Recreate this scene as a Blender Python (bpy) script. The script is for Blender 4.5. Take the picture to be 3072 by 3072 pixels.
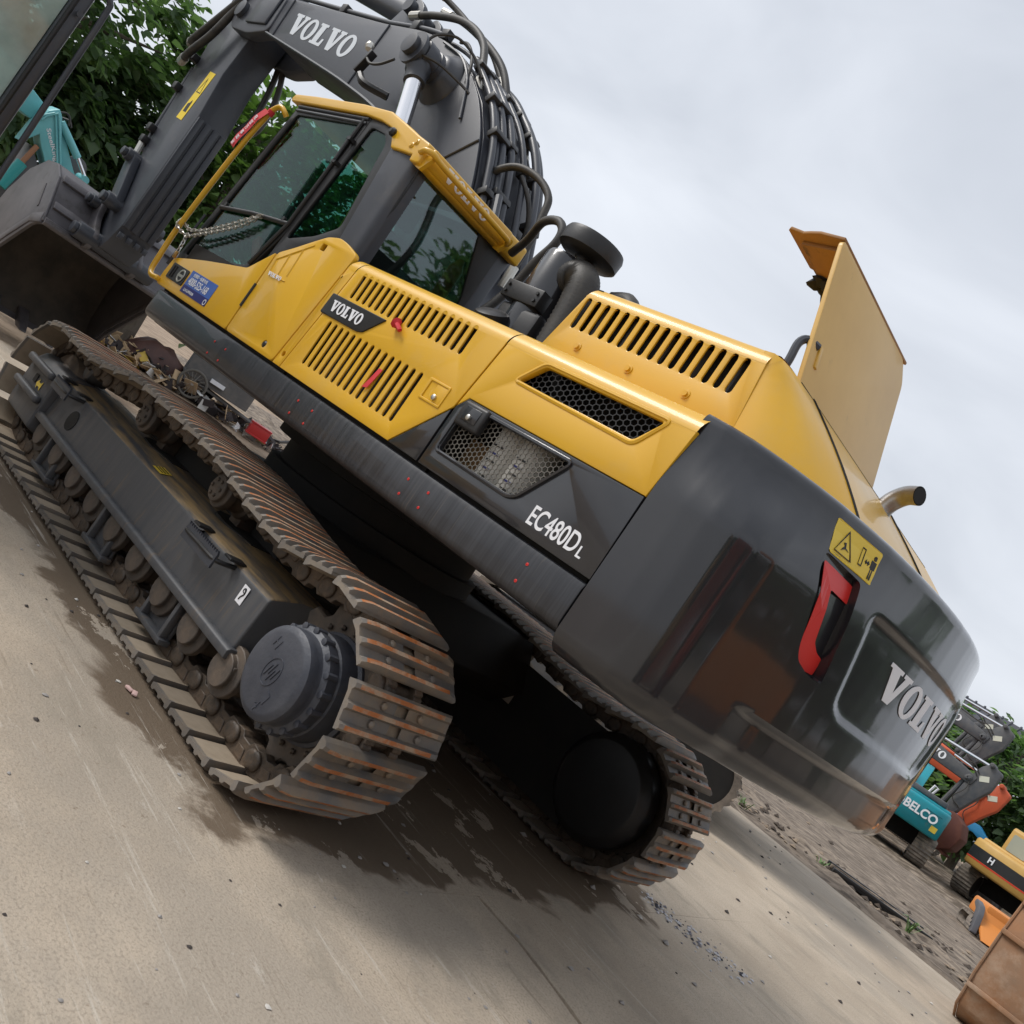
import bpy, bmesh, math, random
from mathutils import Vector, Matrix, noise as mnoise
random.seed(7)
PI = math.pi
scene = bpy.context.scene
for o in list(bpy.data.objects): bpy.data.objects.remove(o)
COL = scene.collection

# ------------------------------------------------------------------ camera
cam_d = bpy.data.cameras.new('camera'); cam = bpy.data.objects.new('camera', cam_d); COL.objects.link(cam)
RW = [[-0.608163, -0.5560255, 0.5665452], [-0.4070495, -0.394291, -0.8239207], [0.6815046, -0.73169, 0.0134633]]
cr, cd, cf = (Vector(r) for r in RW)
M = Matrix((cr, -cd, -cf)).transposed().to_4x4(); M.translation = Vector((-5.1376, 4.16139, 1.53252))
cam.matrix_world = M
cam_d.sensor_width = 36; cam_d.lens = 32.9641; cam_d.clip_start = 0.05; cam_d.clip_end = 2000
scene.camera = cam
# ------------------------------------------------------------------ world: overcast sky
SUN_AZ = math.radians(38); SUN_EL = math.radians(42)      # azimuth from +X towards +Y
w = bpy.data.worlds.new('World'); scene.world = w; w.use_nodes = True
nt = w.node_tree; nt.nodes.clear()
def N(t, kind, **kw):
    n = t.nodes.new(kind)
    for k, v in kw.items(): setattr(n, k, v)
    return n
out = N(nt, 'ShaderNodeOutputWorld'); bg = N(nt, 'ShaderNodeBackground')
sky = N(nt, 'ShaderNodeTexSky', sky_type='NISHITA', sun_disc=False, sun_elevation=SUN_EL, sun_rotation=PI/2 - SUN_AZ, air_density=1.5, dust_density=4.0)
hs = N(nt, 'ShaderNodeHueSaturation'); hs.inputs['Saturation'].default_value = 0.35
tc = N(nt, 'ShaderNodeTexCoord'); mp = N(nt, 'ShaderNodeMapping'); mp.inputs['Scale'].default_value = (1, 1, 2.6)
nz = N(nt, 'ShaderNodeTexNoise'); nz.inputs['Scale'].default_value = 2.4; nz.inputs['Detail'].default_value = 5; nz.inputs['Roughness'].default_value = .5; nz.inputs['Distortion'].default_value = .4
rp = N(nt, 'ShaderNodeValToRGB')
rp.color_ramp.elements[0].position = .3; rp.color_ramp.elements[0].color = (4.15, 4.45, 5.0, 1)
rp.color_ramp.elements[1].position = .72; rp.color_ramp.elements[1].color = (5.9, 6.2, 6.75, 1)
mx = N(nt, 'ShaderNodeMix', data_type='RGBA'); mx.inputs['Factor'].default_value = .86
L = nt.links.new
L(tc.outputs['Generated'], mp.inputs['Vector']); L(mp.outputs['Vector'], nz.inputs['Vector']); L(nz.outputs['Fac'], rp.inputs['Fac'])
L(sky.outputs['Color'], hs.inputs['Color']); L(hs.outputs['Color'], mx.inputs['A']); L(rp.outputs['Color'], mx.inputs['B'])
L(mx.outputs['Result'], bg.inputs['Color']); bg.inputs['Strength'].default_value = .1; L(bg.outputs['Background'], out.inputs['Surface'])
# ------------------------------------------------------------------ soft sun
sl = bpy.data.lights.new('sun', 'SUN'); sl.energy = 1.5; sl.angle = math.radians(22); sl.color = (1, .965, .92)
so = bpy.data.objects.new('sun', sl); COL.objects.link(so)
sd = Vector((math.cos(SUN_EL)*math.cos(SUN_AZ), math.cos(SUN_EL)*math.sin(SUN_AZ), math.sin(SUN_EL)))
so.rotation_euler = sd.to_track_quat('Z', 'Y').to_euler(); so.location = sd*40
vs = scene.view_settings; vs.view_transform = 'Standard'; vs.look = 'None'; vs.exposure = 0.62; vs.gamma = 1; vs.use_curve_mapping = False

# ------------------------------------------------------------------ materials
MATS = {}
def mat(name, col, rough=.5, metal=0, col2=None, nscale=3, namount=.5, bump=0, bscale=40, coat=0, stretch=None, spec=.5, dirt=None, dscale=6, dlo=.5, dhi=.7, contrast=(.35, .65), rvar=.0, coatr=.04):
    m = bpy.data.materials.new(name); m.use_nodes = True; t = m.node_tree; b = t.nodes['Principled BSDF']; l = t.links.new
    b.inputs['Roughness'].default_value = rough; b.inputs['Metallic'].default_value = metal
    b.inputs['Specular IOR Level'].default_value = spec; b.inputs['Coat Weight'].default_value = coat; b.inputs['Coat Roughness'].default_value = coatr
    b.inputs['Base Color'].default_value = (*col, 1)
    tcn = N(t, 'ShaderNodeTexCoord'); vec = tcn.outputs['Object']
    if stretch:
        mpn = N(t, 'ShaderNodeMapping'); mpn.inputs['Scale'].default_value = stretch; l(vec, mpn.inputs['Vector']); svec = mpn.outputs['Vector']
    else: svec = vec
    cur = None
    if col2:
        n1 = N(t, 'ShaderNodeTexNoise'); n1.inputs['Scale'].default_value = nscale; n1.inputs['Detail'].default_value = 6; n1.inputs['Roughness'].default_value = .62; l(svec, n1.inputs['Vector'])
        r1 = N(t, 'ShaderNodeMapRange'); r1.inputs['From Min'].default_value = contrast[0]; r1.inputs['From Max'].default_value = contrast[1]; r1.inputs['To Max'].default_value = namount; l(n1.outputs['Fac'], r1.inputs['Value'])
        m1 = N(t, 'ShaderNodeMix', data_type='RGBA'); m1.inputs['A'].default_value = (*col, 1); m1.inputs['B'].default_value = (*col2, 1); l(r1.outputs['Result'], m1.inputs['Factor']); cur = m1.outputs['Result']
        if rvar:
            rr = N(t, 'ShaderNodeMapRange'); rr.inputs['To Min'].default_value = rough; rr.inputs['To Max'].default_value = min(1, rough+rvar); l(r1.outputs['Result'], rr.inputs['Value']); l(rr.outputs['Result'], b.inputs['Roughness'])
    if dirt:
        n2 = N(t, 'ShaderNodeTexNoise'); n2.inputs['Scale'].default_value = dscale; n2.inputs['Detail'].default_value = 8; n2.inputs['Roughness'].default_value = .7; l(svec, n2.inputs['Vector'])
        r2 = N(t, 'ShaderNodeMapRange'); r2.inputs['From Min'].default_value = dlo; r2.inputs['From Max'].default_value = dhi; l(n2.outputs['Fac'], r2.inputs['Value'])
        m2 = N(t, 'ShaderNodeMix', data_type='RGBA'); m2.inputs['B'].default_value = (*dirt, 1); l(r2.outputs['Result'], m2.inputs['Factor'])
        if cur: l(cur, m2.inputs['A'])
        else: m2.inputs['A'].default_value = (*col, 1)
        cur = m2.outputs['Result']
    if cur: l(cur, b.inputs['Base Color'])
    if bump:
        n3 = N(t, 'ShaderNodeTexNoise'); n3.inputs['Scale'].default_value = bscale; n3.inputs['Detail'].default_value = 4; l(svec, n3.inputs['Vector'])
        bp = N(t, 'ShaderNodeBump'); bp.inputs['Strength'].default_value = bump; bp.inputs['Distance'].default_value = .01; l(n3.outputs['Fac'], bp.inputs['Height']); l(bp.outputs['Normal'], b.inputs['Normal'])
    MATS[name] = m; return m
def glass(name, tint, gloss=.12, rough=.02, haze=0):
    m = bpy.data.materials.new(name); m.use_nodes = True; t = m.node_tree; t.nodes.clear(); l = t.links.new
    o = N(t, 'ShaderNodeOutputMaterial'); tr = N(t, 'ShaderNodeBsdfTransparent'); tr.inputs['Color'].default_value = (*tint, 1)
    g = N(t, 'ShaderNodeBsdfGlossy'); g.inputs['Roughness'].default_value = rough; g.inputs['Color'].default_value = (.9, .97, 1, 1)
    lw = N(t, 'ShaderNodeLayerWeight'); lw.inputs['Blend'].default_value = .5; fr = N(t, 'ShaderNodeMath', operation='POWER'); fr.inputs[1].default_value = 5.0; l(lw.outputs['Facing'], fr.inputs[0])
    ad = N(t, 'ShaderNodeMath', operation='MULTIPLY_ADD'); ad.inputs[1].default_value = .65; ad.inputs[2].default_value = gloss; l(fr.outputs[0], ad.inputs[0])
    mxx = N(t, 'ShaderNodeMixShader'); l(ad.outputs[0], mxx.inputs[0]); l(tr.outputs[0], mxx.inputs[1]); l(g.outputs[0], mxx.inputs[2])
    if haze:
        df = N(t, 'ShaderNodeBsdfDiffuse'); df.inputs['Color'].default_value = (.55, .66, .62, 1); tx = N(t, 'ShaderNodeTexCoord'); nz_ = N(t, 'ShaderNodeTexNoise'); nz_.inputs['Scale'].default_value = 3; nz_.inputs['Detail'].default_value = 6; l(tx.outputs['Object'], nz_.inputs['Vector'])
        hm = N(t, 'ShaderNodeMath', operation='MULTIPLY'); hm.inputs[1].default_value = haze*2; l(nz_.outputs['Fac'], hm.inputs[0]); m2 = N(t, 'ShaderNodeMixShader'); l(hm.outputs[0], m2.inputs[0]); l(mxx.outputs[0], m2.inputs[1]); l(df.outputs[0], m2.inputs[2]); l(m2.outputs[0], o.inputs['Surface'])
    else: l(mxx.outputs[0], o.inputs['Surface'])
    MATS[name] = m; return m

YEL = mat('yellow_paint', (.70, .395, .016), .34, coat=.25, col2=(.65, .355, .016), nscale=1.6, namount=.6, bump=.02, bscale=160, rvar=.14, dirt=(.58, .36, .09), dscale=1.4, dlo=.52, dhi=.9)
YEL2 = mat('yellow_paint_sky_lit', (.66, .42, .12), .42, coat=.1, col2=(.60, .37, .10), nscale=3, namount=.8, dirt=(.45, .28, .09), dscale=9, dlo=.62, dhi=.8)  # paler yellow for the raised lid: skylight on it put into the colour
YIN = mat('yellow_inside_brown', (.34, .16, .035), .6, col2=(.2, .09, .03), nscale=4, namount=.8, stretch=(1, .5, 6), dirt=(.02, .018, .016), dscale=3, dlo=.52, dhi=.6)  # browner yellow for the lid underside, with dark noise streaks
GRY = mat('graphite_paint', (.034, .038, .049), .40, coat=.12, dirt=(.085, .078, .07), dscale=2.6, dlo=.56, dhi=.86, col2=(.05, .055, .067), nscale=2.5, namount=.7, bump=.03, bscale=120, rvar=.15)
CWM = mat('graphite_gloss_paint', (.012, .0125, .016), .30, coat=.85, coatr=.07, spec=.35, col2=(.018, .0185, .022), nscale=3, namount=.7, bump=.015, bscale=60)
SKM = mat('skirt_paint_scuffed', (.014, .015, .019), .36, coat=.25, col2=(.045, .047, .055), nscale=3, namount=.6, stretch=(22, 1, .7), rvar=.2, dirt=(.10, .085, .065), dscale=2.2, dlo=.6, dhi=.85)
FRM = mat('track_frame_paint', (.06, .064, .072), .5, col2=(.085, .085, .088), nscale=2.0, namount=.9, stretch=(9, 2, 1.2), dirt=(.19, .13, .07), dscale=2.6, dlo=.56, dhi=.82, bump=.1, bscale=30)
FRT = mat('track_frame_top_mud', (.065, .066, .07), .6, col2=(.32, .215, .095), nscale=2.2, namount=.9, stretch=(1.1, 9, 3), contrast=(.36, .62), bump=.15, bscale=30)
BLK = mat('black_plastic', (.012, .012, .013), .45, col2=(.02, .02, .021), nscale=8, bump=.05)
RUB = mat('hose_rubber', (.022, .021, .02), .55, col2=(.055, .05, .042), nscale=9, namount=.8, bump=.1, bscale=90)
DRK = mat('dark_void_steel', (.008, .008, .008), .8, col2=(.02, .017, .014), nscale=5)
STL = mat('shoe_steel', (.14, .14, .142), .55, metal=.2, col2=(.25, .205, .155), nscale=4.5, namount=.95, bump=.25, bscale=35, dirt=(.27, .20, .135), dscale=7, dlo=.5, dhi=.72)
RST = mat('grouser_rust', (.37, .125, .038), .7, col2=(.36, .27, .19), nscale=16, namount=.95, bump=.35, bscale=60, contrast=(.42, .62))
SHB = mat('shoe_inner_face', (.33, .27, .2), .75, col2=(.24, .19, .135), nscale=6, namount=.9, bump=.1, bscale=50, dirt=(.07, .07, .075), dscale=4.5, dlo=.55, dhi=.7)
LNK = mat('link_greasy', (.045, .036, .028), .55, col2=(.12, .08, .05), nscale=14, namount=.8, bump=.4, bscale=45)
ROL = mat('roller_dirty', (.055, .047, .041), .6, col2=(.12, .09, .066), nscale=9, namount=.9, bump=.2, bscale=40)
FDR = mat('final_drive_paint', (.036, .041, .056), .5, col2=(.08, .085, .10), nscale=5, namount=.8, dirt=(.20, .13, .07), dscale=3.2, dlo=.6, dhi=.75, bump=.15, bscale=60)
CHR = mat('chrome_rod', (.8, .8, .82), .12, metal=1)
ZNC = mat('zinc_fitting', (.55, .53, .48), .35, metal=.9)
WHT = mat('white_vinyl', (.78, .79, .82), .5)
RED = mat('red_vinyl', (.62, .03, .025), .35)
REDC = mat('red_cloth', (.60, .03, .04), .7)
YLB = mat('yellow_vinyl', (.75, .55, .06), .45)
BLU = mat('blue_vinyl', (.03, .10, .42), .4, col2=(.10, .20, .5), nscale=2)
BLU2 = mat('navy_vinyl', (.018, .022, .16), .4)
INK = mat('black_ink', (.012, .012, .012), .5)
SEAT = mat('seat_cloth', (.02, .02, .022), .8, bump=.1)
def per_object(m, amt):
    t = m.node_tree; b = t.nodes['Principled BSDF']; src = b.inputs['Base Color'].links[0].from_socket; oi = N(t, 'ShaderNodeObjectInfo'); hv = N(t, 'ShaderNodeHueSaturation'); mr = N(t, 'ShaderNodeMapRange'); mr.inputs['To Min'].default_value = 1-amt; mr.inputs['To Max'].default_value = 1+amt
    t.links.new(oi.outputs['Random'], mr.inputs['Value']); t.links.new(mr.outputs['Result'], hv.inputs['Value']); t.links.new(src, hv.inputs['Color']); t.links.new(hv.outputs['Color'], b.inputs['Base Color'])
for m_ in (STL, RST, SHB, LNK, ROL): per_object(m_, .28)
GLS = glass('tinted_glass', (.47, .67, .62), .02)
GLR = glass('rear_glass', (.42, .56, .54), .10)
GLN = glass('neighbour_glass', (.45, .62, .58), .12, .04, .55)
GLD = glass('side_glass_dark', (.10, .17, .15), .03)
# ------------------------------------------------------------------ mesh helpers
class MB:
    def __init__(s): s.v = []; s.f = []; s.m = []
    def add(s, vs, fs, mi=0):
        o = len(s.v); s.v += [tuple(p) for p in vs]; s.f += [tuple(i+o for i in f) for f in fs]; s.m += [mi]*len(fs); return s
    def bx(s, x0, x1, y0, y1, z0, z1, mi=0):
        return s.add([(x, y, z) for x in (x0, x1) for y in (y0, y1) for z in (z0, z1)], [(0,1,3,2),(4,6,7,5),(0,4,5,1),(2,3,7,6),(0,2,6,4),(1,5,7,3)], mi)
    def obx(s, c, ax, ay, az, h, mi=0):      # oriented box: centre, 3 axes, half sizes
        c = Vector(c); ax, ay, az = Vector(ax).normalized()*h[0], Vector(ay).normalized()*h[1], Vector(az).normalized()*h[2]
        return s.add([c+ax*i+ay*j+az*k for i in (-1,1) for j in (-1,1) for k in (-1,1)], [(0,1,3,2),(4,6,7,5),(0,4,5,1),(2,3,7,6),(0,2,6,4),(1,5,7,3)], mi)
    def prism(s, poly, axis, a, b, mi=0):    # axis y: poly (x,z); x: (y,z); z: (x,y)
        n = len(poly)
        def P(p, h): return {'y': (p[0], h, p[1]), 'x': (h, p[0], p[1]), 'z': (p[0], p[1], h)}[axis]
        vs = [P(p, a) for p in poly]+[P(p, b) for p in poly]
        fs = [tuple(range(n)), tuple(range(2*n-1, n-1, -1))]+[(i, i+n, (i+1) % n+n, (i+1) % n) for i in range(n)]
        return s.add(vs, fs, mi)
    def loft(s, rings, caps=True, closed=True, mi=0):
        n = len(rings[0]); vs = [p for r in rings for p in r]; fs = []
        for k in range(len(rings)-1):
            for i in range(n if closed else n-1):
                j = (i+1) % n; fs.append((k*n+i, k*n+j, (k+1)*n+j, (k+1)*n+i))
        if caps and closed: fs += [tuple(range(n-1, -1, -1)), tuple((len(rings)-1)*n+i for i in range(n))]
        return s.add(vs, fs, mi)
    def tube(s, pts, r, n=8, mi=0, caps=True):
        pts = [Vector(p) for p in pts]; rs = r if isinstance(r, (list, tuple)) else [r]*len(pts); rings = []; up = None
        for i, p in enumerate(pts):
            t = (pts[min(i+1, len(pts)-1)]-pts[max(i-1, 0)]).normalized()
            if up is None: up = t.orthogonal().normalized()
            up = (up-t*up.dot(t)); up = up.normalized() if up.length > 1e-5 else t.orthogonal().normalized()
            b = t.cross(up)
            rings.append([p+(up*math.cos(2*PI*k/n)+b*math.sin(2*PI*k/n))*rs[i] for k in range(n)])
        return s.loft(rings, caps, True, mi)
    def cyl(s, p0, p1, r0, r1=None, n=16, mi=0): return s.tube([p0, p1], [r0, r0 if r1 is None else r1], n, mi)
    def lathe(s, prof, o, axis, n=24, mi=0):  # prof [(r,h)]
        o = Vector(o); a = Vector(axis).normalized(); u = a.orthogonal().normalized(); v = a.cross(u)
        return s.loft([[o+a*h+(u*math.cos(2*PI*k/n)+v*math.sin(2*PI*k/n))*max(r, 1e-4) for k in range(n)] for r, h in prof], True, True, mi)
    def mesh(s, name, bev=0, seg=2, smooth=35):
        me = bpy.data.meshes.new(name); me.from_pydata(s.v, [], s.f)
        me.polygons.foreach_set('material_index', s.m); me.update()
        bm = bmesh.new(); bm.from_mesh(me)
        bmesh.ops.recalc_face_normals(bm, faces=bm.faces)
        if bev:
            bmesh.ops.remove_doubles(bm, verts=bm.verts, dist=1e-5)
            es = [e for e in bm.edges if len(e.link_faces) == 2 and e.calc_face_angle(0) > .45]
            bmesh.ops.bevel(bm, geom=es, offset=bev, offset_type='OFFSET', segments=seg, profile=.5, affect='EDGES', clamp_overlap=True)
        bm.to_mesh(me); bm.free()
        if smooth:
            me.polygons.foreach_set('use_smooth', [True]*len(me.polygons)); me.set_sharp_from_angle(angle=math.radians(smooth))
        return me
    def build(s, name, m, parent=None, bev=0, seg=2, smooth=35):
        return obj(name, s.mesh(name, bev, seg, smooth), m, parent)
def obj(name, me, m=None, parent=None, mw=None):
    o = bpy.data.objects.new(name, me); COL.objects.link(o)
    if m is not None and me is not None and not me.materials:
        for x in (m if isinstance(m, (list, tuple)) else [m]): me.materials.append(x)
    if parent is not None: o.parent = parent
    if mw is not None: o.matrix_local = mw
    return o
def thing(name, label, cat, loc=(0,0,0), rz=0, group=None):
    o = bpy.data.objects.new(name, None); COL.objects.link(o); o.location = loc; o.rotation_euler = (0,0,rz)
    o.empty_display_size = .2; return tag(o, label, cat, group)
def tag(o, label, cat, group=None):
    o['label'] = label; o['category'] = cat
    if group: o['group'] = group
    return o
def struct(o): o['kind'] = 'structure'; return o
def stuff(o, label=None, cat=None):
    o['kind'] = 'stuff'
    if label: tag(o, label, cat)
    return o
def copy_tree(o, parent=None):
    c = o.copy(); COL.objects.link(c); c.parent = parent
    for ch in list(o.children): copy_tree(ch, c)
    return c
def smoothpath(pts, k=6):      # Catmull-Rom
    P = [Vector(p) for p in pts]; P = [P[0]*2-P[1]]+P+[P[-1]*2-P[-2]]; out = []
    for i in range(1, len(P)-2):
        for j in range(k):
            t = j/k; a, b, c, d = P[i-1:i+3]
            out.append(.5*((2*b)+(c-a)*t+(2*a-5*b+4*c-d)*t*t+(3*b-a-3*c+d)*t**3))
    return out+[P[-2]]
# 2D plate with holes, as a filled curve turned into a mesh
def curve_mesh(loops, ext, bev=0):
    cu = bpy.data.curves.new('c', 'CURVE'); cu.dimensions = '2D'; cu.fill_mode = 'BOTH'; cu.extrude = max(ext-bev, 0); cu.bevel_depth = bev; cu.bevel_resolution = 1; cu.offset = -bev
    for lp in loops:
        sp = cu.splines.new('POLY'); sp.points.add(len(lp)-1); sp.use_cyclic_u = True
        for p, q in zip(sp.points, lp): p.co = (q[0], q[1], 0, 1)
    ob = bpy.data.objects.new('c', cu); me = bpy.data.meshes.new_from_object(ob)
    bpy.data.objects.remove(ob); bpy.data.curves.remove(cu); me.materials.clear()
    bm = bmesh.new(); bm.from_mesh(me); bmesh.ops.remove_doubles(bm, verts=bm.verts, dist=1e-6); bm.to_mesh(me); bm.free()
    return me
def text_mesh(txt, size=1, offset=0, ext=0.0):
    cu = bpy.data.curves.new('t', 'FONT'); cu.body = txt; cu.size = size; cu.offset = offset; cu.extrude = ext; cu.align_x = 'CENTER'; cu.align_y = 'CENTER'
    ob = bpy.data.objects.new('t', cu); me = bpy.data.meshes.new_from_object(ob)
    bpy.data.objects.remove(ob); bpy.data.curves.remove(cu); me.materials.clear(); return me
def frame(o, u, v):
    u = Vector(u).normalized(); v = Vector(v); v = (v-u*u.dot(v)).normalized(); n = u.cross(v)
    m = Matrix((u, v, n)).transposed().to_4x4(); m.translation = Vector(o); return m
def SIDE(x, z, y): return frame((x, y, z), (-1,0,0), (0,0,1))        # seen from the machine's left side
def apply(me, m): me.transform(m); return me
def fin(me, ang=35):
    big = max(me.polygons, key=lambda p: p.area).normal.copy() if len(me.polygons) else Vector((0,0,1))
    me.polygons.foreach_set('use_smooth', [abs(p.normal.dot(big)) < .9995 for p in me.polygons]); me.set_sharp_from_angle(angle=math.radians(ang)); return me
def plateY(name, outer, holes, y, th, bev, m, parent, ang=35):       # outline in machine (x,z); face at y
    me = curve_mesh([[(-p[0], p[1]) for p in lp] for lp in [outer]+list(holes)], th/2, bev)
    return obj(name, fin(apply(me, frame((0, y-th/2, 0), (-1,0,0), (0,0,1))), ang), m, parent)
def fit(me, w=None, h=None):
    xs = [v.co.x for v in me.vertices]; ys = [v.co.y for v in me.vertices]
    if not xs: return me
    cx, cy = (min(xs)+max(xs))/2, (min(ys)+max(ys))/2; sx = w/(max(xs)-min(xs)) if w else None; sy = h/(max(ys)-min(ys)) if h else None
    sx = sx or sy; sy = sy or sx
    for v in me.vertices: v.co.x = (v.co.x-cx)*sx; v.co.y = (v.co.y-cy)*sy
    return me
def ell(cx, cy, rx, ry, n=28, a0=0): return [(cx+rx*math.cos(a0+2*PI*i/n), cy+ry*math.sin(a0+2*PI*i/n)) for i in range(n)]
def volvo_loops(gap=.07):
    V = [(0,1),(.50,1),(.50,.88),(.415,.88),(.53,.33),(.655,.88),(.575,.88),(.575,1),(.93,1),(.93,.88),(.86,.88),(.60,0),(.36,0),(.09,.88),(0,.88)]
    Lr = [(0,1),(.50,1),(.50,.88),(.40,.88),(.40,.13),(.57,.13),(.62,.36),(.73,.36),(.72,0),(0,0),(0,.12),(.10,.12),(.10,.88),(0,.88)]
    out = []; x = 0
    for ch in 'VOLVO':
        if ch == 'V': out.append([(x+p[0], p[1]) for p in V]); x += .93+gap*.2
        elif ch == 'L': out.append([(x+p[0], p[1]) for p in Lr]); x += .74+gap*.3
        else: out += [ell(x+.39, .5, .39, .53), ell(x+.39, .5, .17, .40)]; x += .78+gap*.6
    return out
def volvo(w, h, ext=.002):
    me = curve_mesh(volvo_loops(), ext); return fit(me, w, h)
def letter_mesh(txt, w, h, offset=0, ext=.0015): return fit(text_mesh(txt, 1, offset, ext), w, h)
def slot(x, z, h, wd, lean=0, n=5):   # rounded vertical slot (x,z) loop, centre line from z-h/2 to z+h/2
    r = wd/2; L_ = []
    for i in range(n+1): a = PI*i/n; L_.append((x+r*math.cos(a)+lean*.5, z+h/2-r+r*math.sin(a)))
    for i in range(n+1): a = PI+PI*i/n; L_.append((x+r*math.cos(a)-lean*.5, z-h/2+r+r*math.sin(a)))
    return L_
def rrect(x0, x1, z0, z1, r, n=4):
    out = []
    for cx, cz, a0 in ((x1-r, z1-r, 0), (x0+r, z1-r, PI/2), (x0+r, z0+r, PI), (x1-r, z0+r, 1.5*PI)):
        out += [(cx+r*math.cos(a0+PI/2*i/n), cz+r*math.sin(a0+PI/2*i/n)) for i in range(n+1)]
    return out
def rpoly(pts, r, n=4):   # polygon with rounded corners
    out = []
    for i, p in enumerate(pts):
        p = Vector((p[0], p[1])); a = Vector(pts[i-1][:2])-p; b = Vector(pts[(i+1) % len(pts)][:2])-p
        d = min(r, a.length*.45, b.length*.45); p0 = p+a.normalized()*d; p1 = p+b.normalized()*d
        for k in range(n+1): t = k/n; q = p0*(1-t)**2+p*2*t*(1-t)+p1*t*t; out.append((q.x, q.y))
    return out
def inside(p, poly):
    c = False; j = len(poly)-1
    for i in range(len(poly)):
        if (poly[i][1] > p[1]) != (poly[j][1] > p[1]) and p[0] < (poly[j][0]-poly[i][0])*(p[1]-poly[i][1])/(poly[j][1]-poly[i][1])+poly[i][0]: c = not c
        j = i
    return c
def hexmesh(poly, a, t, depth, sx=1.0):    # hex wire mesh in (x,z) polygon -> MB in plane coordinates (u,v,w)
    mb = MB(); xs = [p[0] for p in poly]; zs = [p[1] for p in poly]; dx = 1.5*a*sx; dz = math.sqrt(3)*a
    i = 0; x = min(xs)
    while x < max(xs)+dx:
        z = min(zs)+(dz/2 if i % 2 else 0)
        while z < max(zs)+dz:
            if inside((x, z), poly):
                o_ = [(x+a*sx*math.cos(PI/3*k), z+a*math.sin(PI/3*k)) for k in range(6)]; q = [(x+(a-t)*sx*math.cos(PI/3*k), z+(a-t)*math.sin(PI/3*k)) for k in range(6)]
                vs = [(*p, 0) for p in o_]+[(*p, 0) for p in q]+[(*p, -depth) for p in q]
                mb.add(vs, [(k, (k+1) % 6, (k+1) % 6+6, k+6) for k in range(6)]+[(k+6, (k+1) % 6+6, (k+1) % 6+12, k+12) for k in range(6)])
            z += dz
        x += dx; i += 1
    return mb
# ------------------------------------------------------------------ main excavator: undercarriage
EX = thing('excavator', 'large yellow and graphite crawler excavator with its engine lid raised', 'excavator')
PITCH = .216
def track_path():
    c1 = Vector((-2.235, .505)); r1 = .395; c2 = Vector((1.70, .48)); r2 = .37; P = []
    for i in range(13): x = 1.70-(1.70+2.235)*i/12; P.append(Vector((x, .11)))
    for i in range(1, 16): a = -PI/2-PI*i/16; P.append(c1+Vector((math.cos(a), math.sin(a)))*r1)
    top = [(-2.235, .90), (-2.0, .862), (-1.74, .832), (-1.3, .868), (-.85, .922), (-.3, .928), (.28, .928), (.6, .875), (.95, .83), (1.3, .828), (1.70, .85)]
    P += [Vector((p[0], p[2])) for p in smoothpath([(x, 0, z) for x, z in top], 5)]
    for i in range(1, 16): a = PI/2-PI*i/16; P.append(c2+Vector((math.cos(a), math.sin(a)))*r2)
    return P
def resample(P, n, phase):
    P = P+[P[0]]; ls = [0]
    for a, b in zip(P, P[1:]): ls.append(ls[-1]+(b-a).length)
    T = ls[-1]; out = []
    for k in range(n):
        d = ((k+phase)*T/n) % T; i = max(j for j in range(len(ls)) if ls[j] <= d); i = min(i, len(P)-2)
        out.append(P[i].lerp(P[i+1], (d-ls[i])/max(ls[i+1]-ls[i], 1e-9)))
    return out, T
def shoe_mesh():
    hs, w2 = .098, .30
    # profile (s,n,grouser flag) outer side then inner side
    pr = [(-hs, -.001, 0), (-hs, .008, 0), (-.0955, .014, 0)]
    for g in (-.080, 0, .080): pr += [(g-.019, .014, 0), (g-.010, .046, 1), (g+.008, .046, 1), (g+.019, .014, 0)]
    pr += [(.0965, .014, 0), (hs, .006, 0), (hs, -.02, 0)]
    inner = [(hs-.008, -.02), (.05, -.006)]
    ys = [-w2, -w2+.02, -w2+.075, -.10, -.035, .035, .10, w2-.075, w2-.02, w2]; fl = [.12, .45, 1, 1, 1, 1, 1, 1, .7, .35]
    n = len(pr); mb = MB(); vs = []; fs = []; mi = []
    for y, k in zip(ys, fl):
        for s_, n_, g in pr: vs.append((s_, y, .014+(n_-.014)*k if g else n_))
        for s_, n_ in inner: vs.append((s_, y, n_))
    m_ = n+2
    for j in range(len(ys)-1):
        for i in range(m_):
            i2 = (i+1) % m_
            top_g = i < n-1 and pr[i][2] and pr[i2][2]
            hole = j == 4 and i in (6, 10)
            if hole: continue
            mb.add([], []); fs.append((j*m_+i, j*m_+i2, (j+1)*m_+i2, (j+1)*m_+i))
            mi.append(1 if (top_g and 1 < j < 8) else (2 if (i >= n-1 and 1 < j < 8) else 0))
    fs += [tuple(range(m_)), tuple((len(ys)-1)*m_+i for i in range(m_-1, -1, -1))]; mi += [0, 0]
    mb.v = vs; mb.f = fs; mb.m = mi
    for bs in (-.04, .04):
        for by in (-.14, .14): mb.lathe([(.017, .012), (.017, .026), (.010, .031)], (bs, by*(.8 if bs > 0 else 1), 0), (0,0,1), 7, 0)
    return mb.mesh('track_shoe', smooth=40)
SHOE = shoe_mesh()
for m_ in (STL, RST, SHB): SHOE.materials.append(m_)
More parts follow.
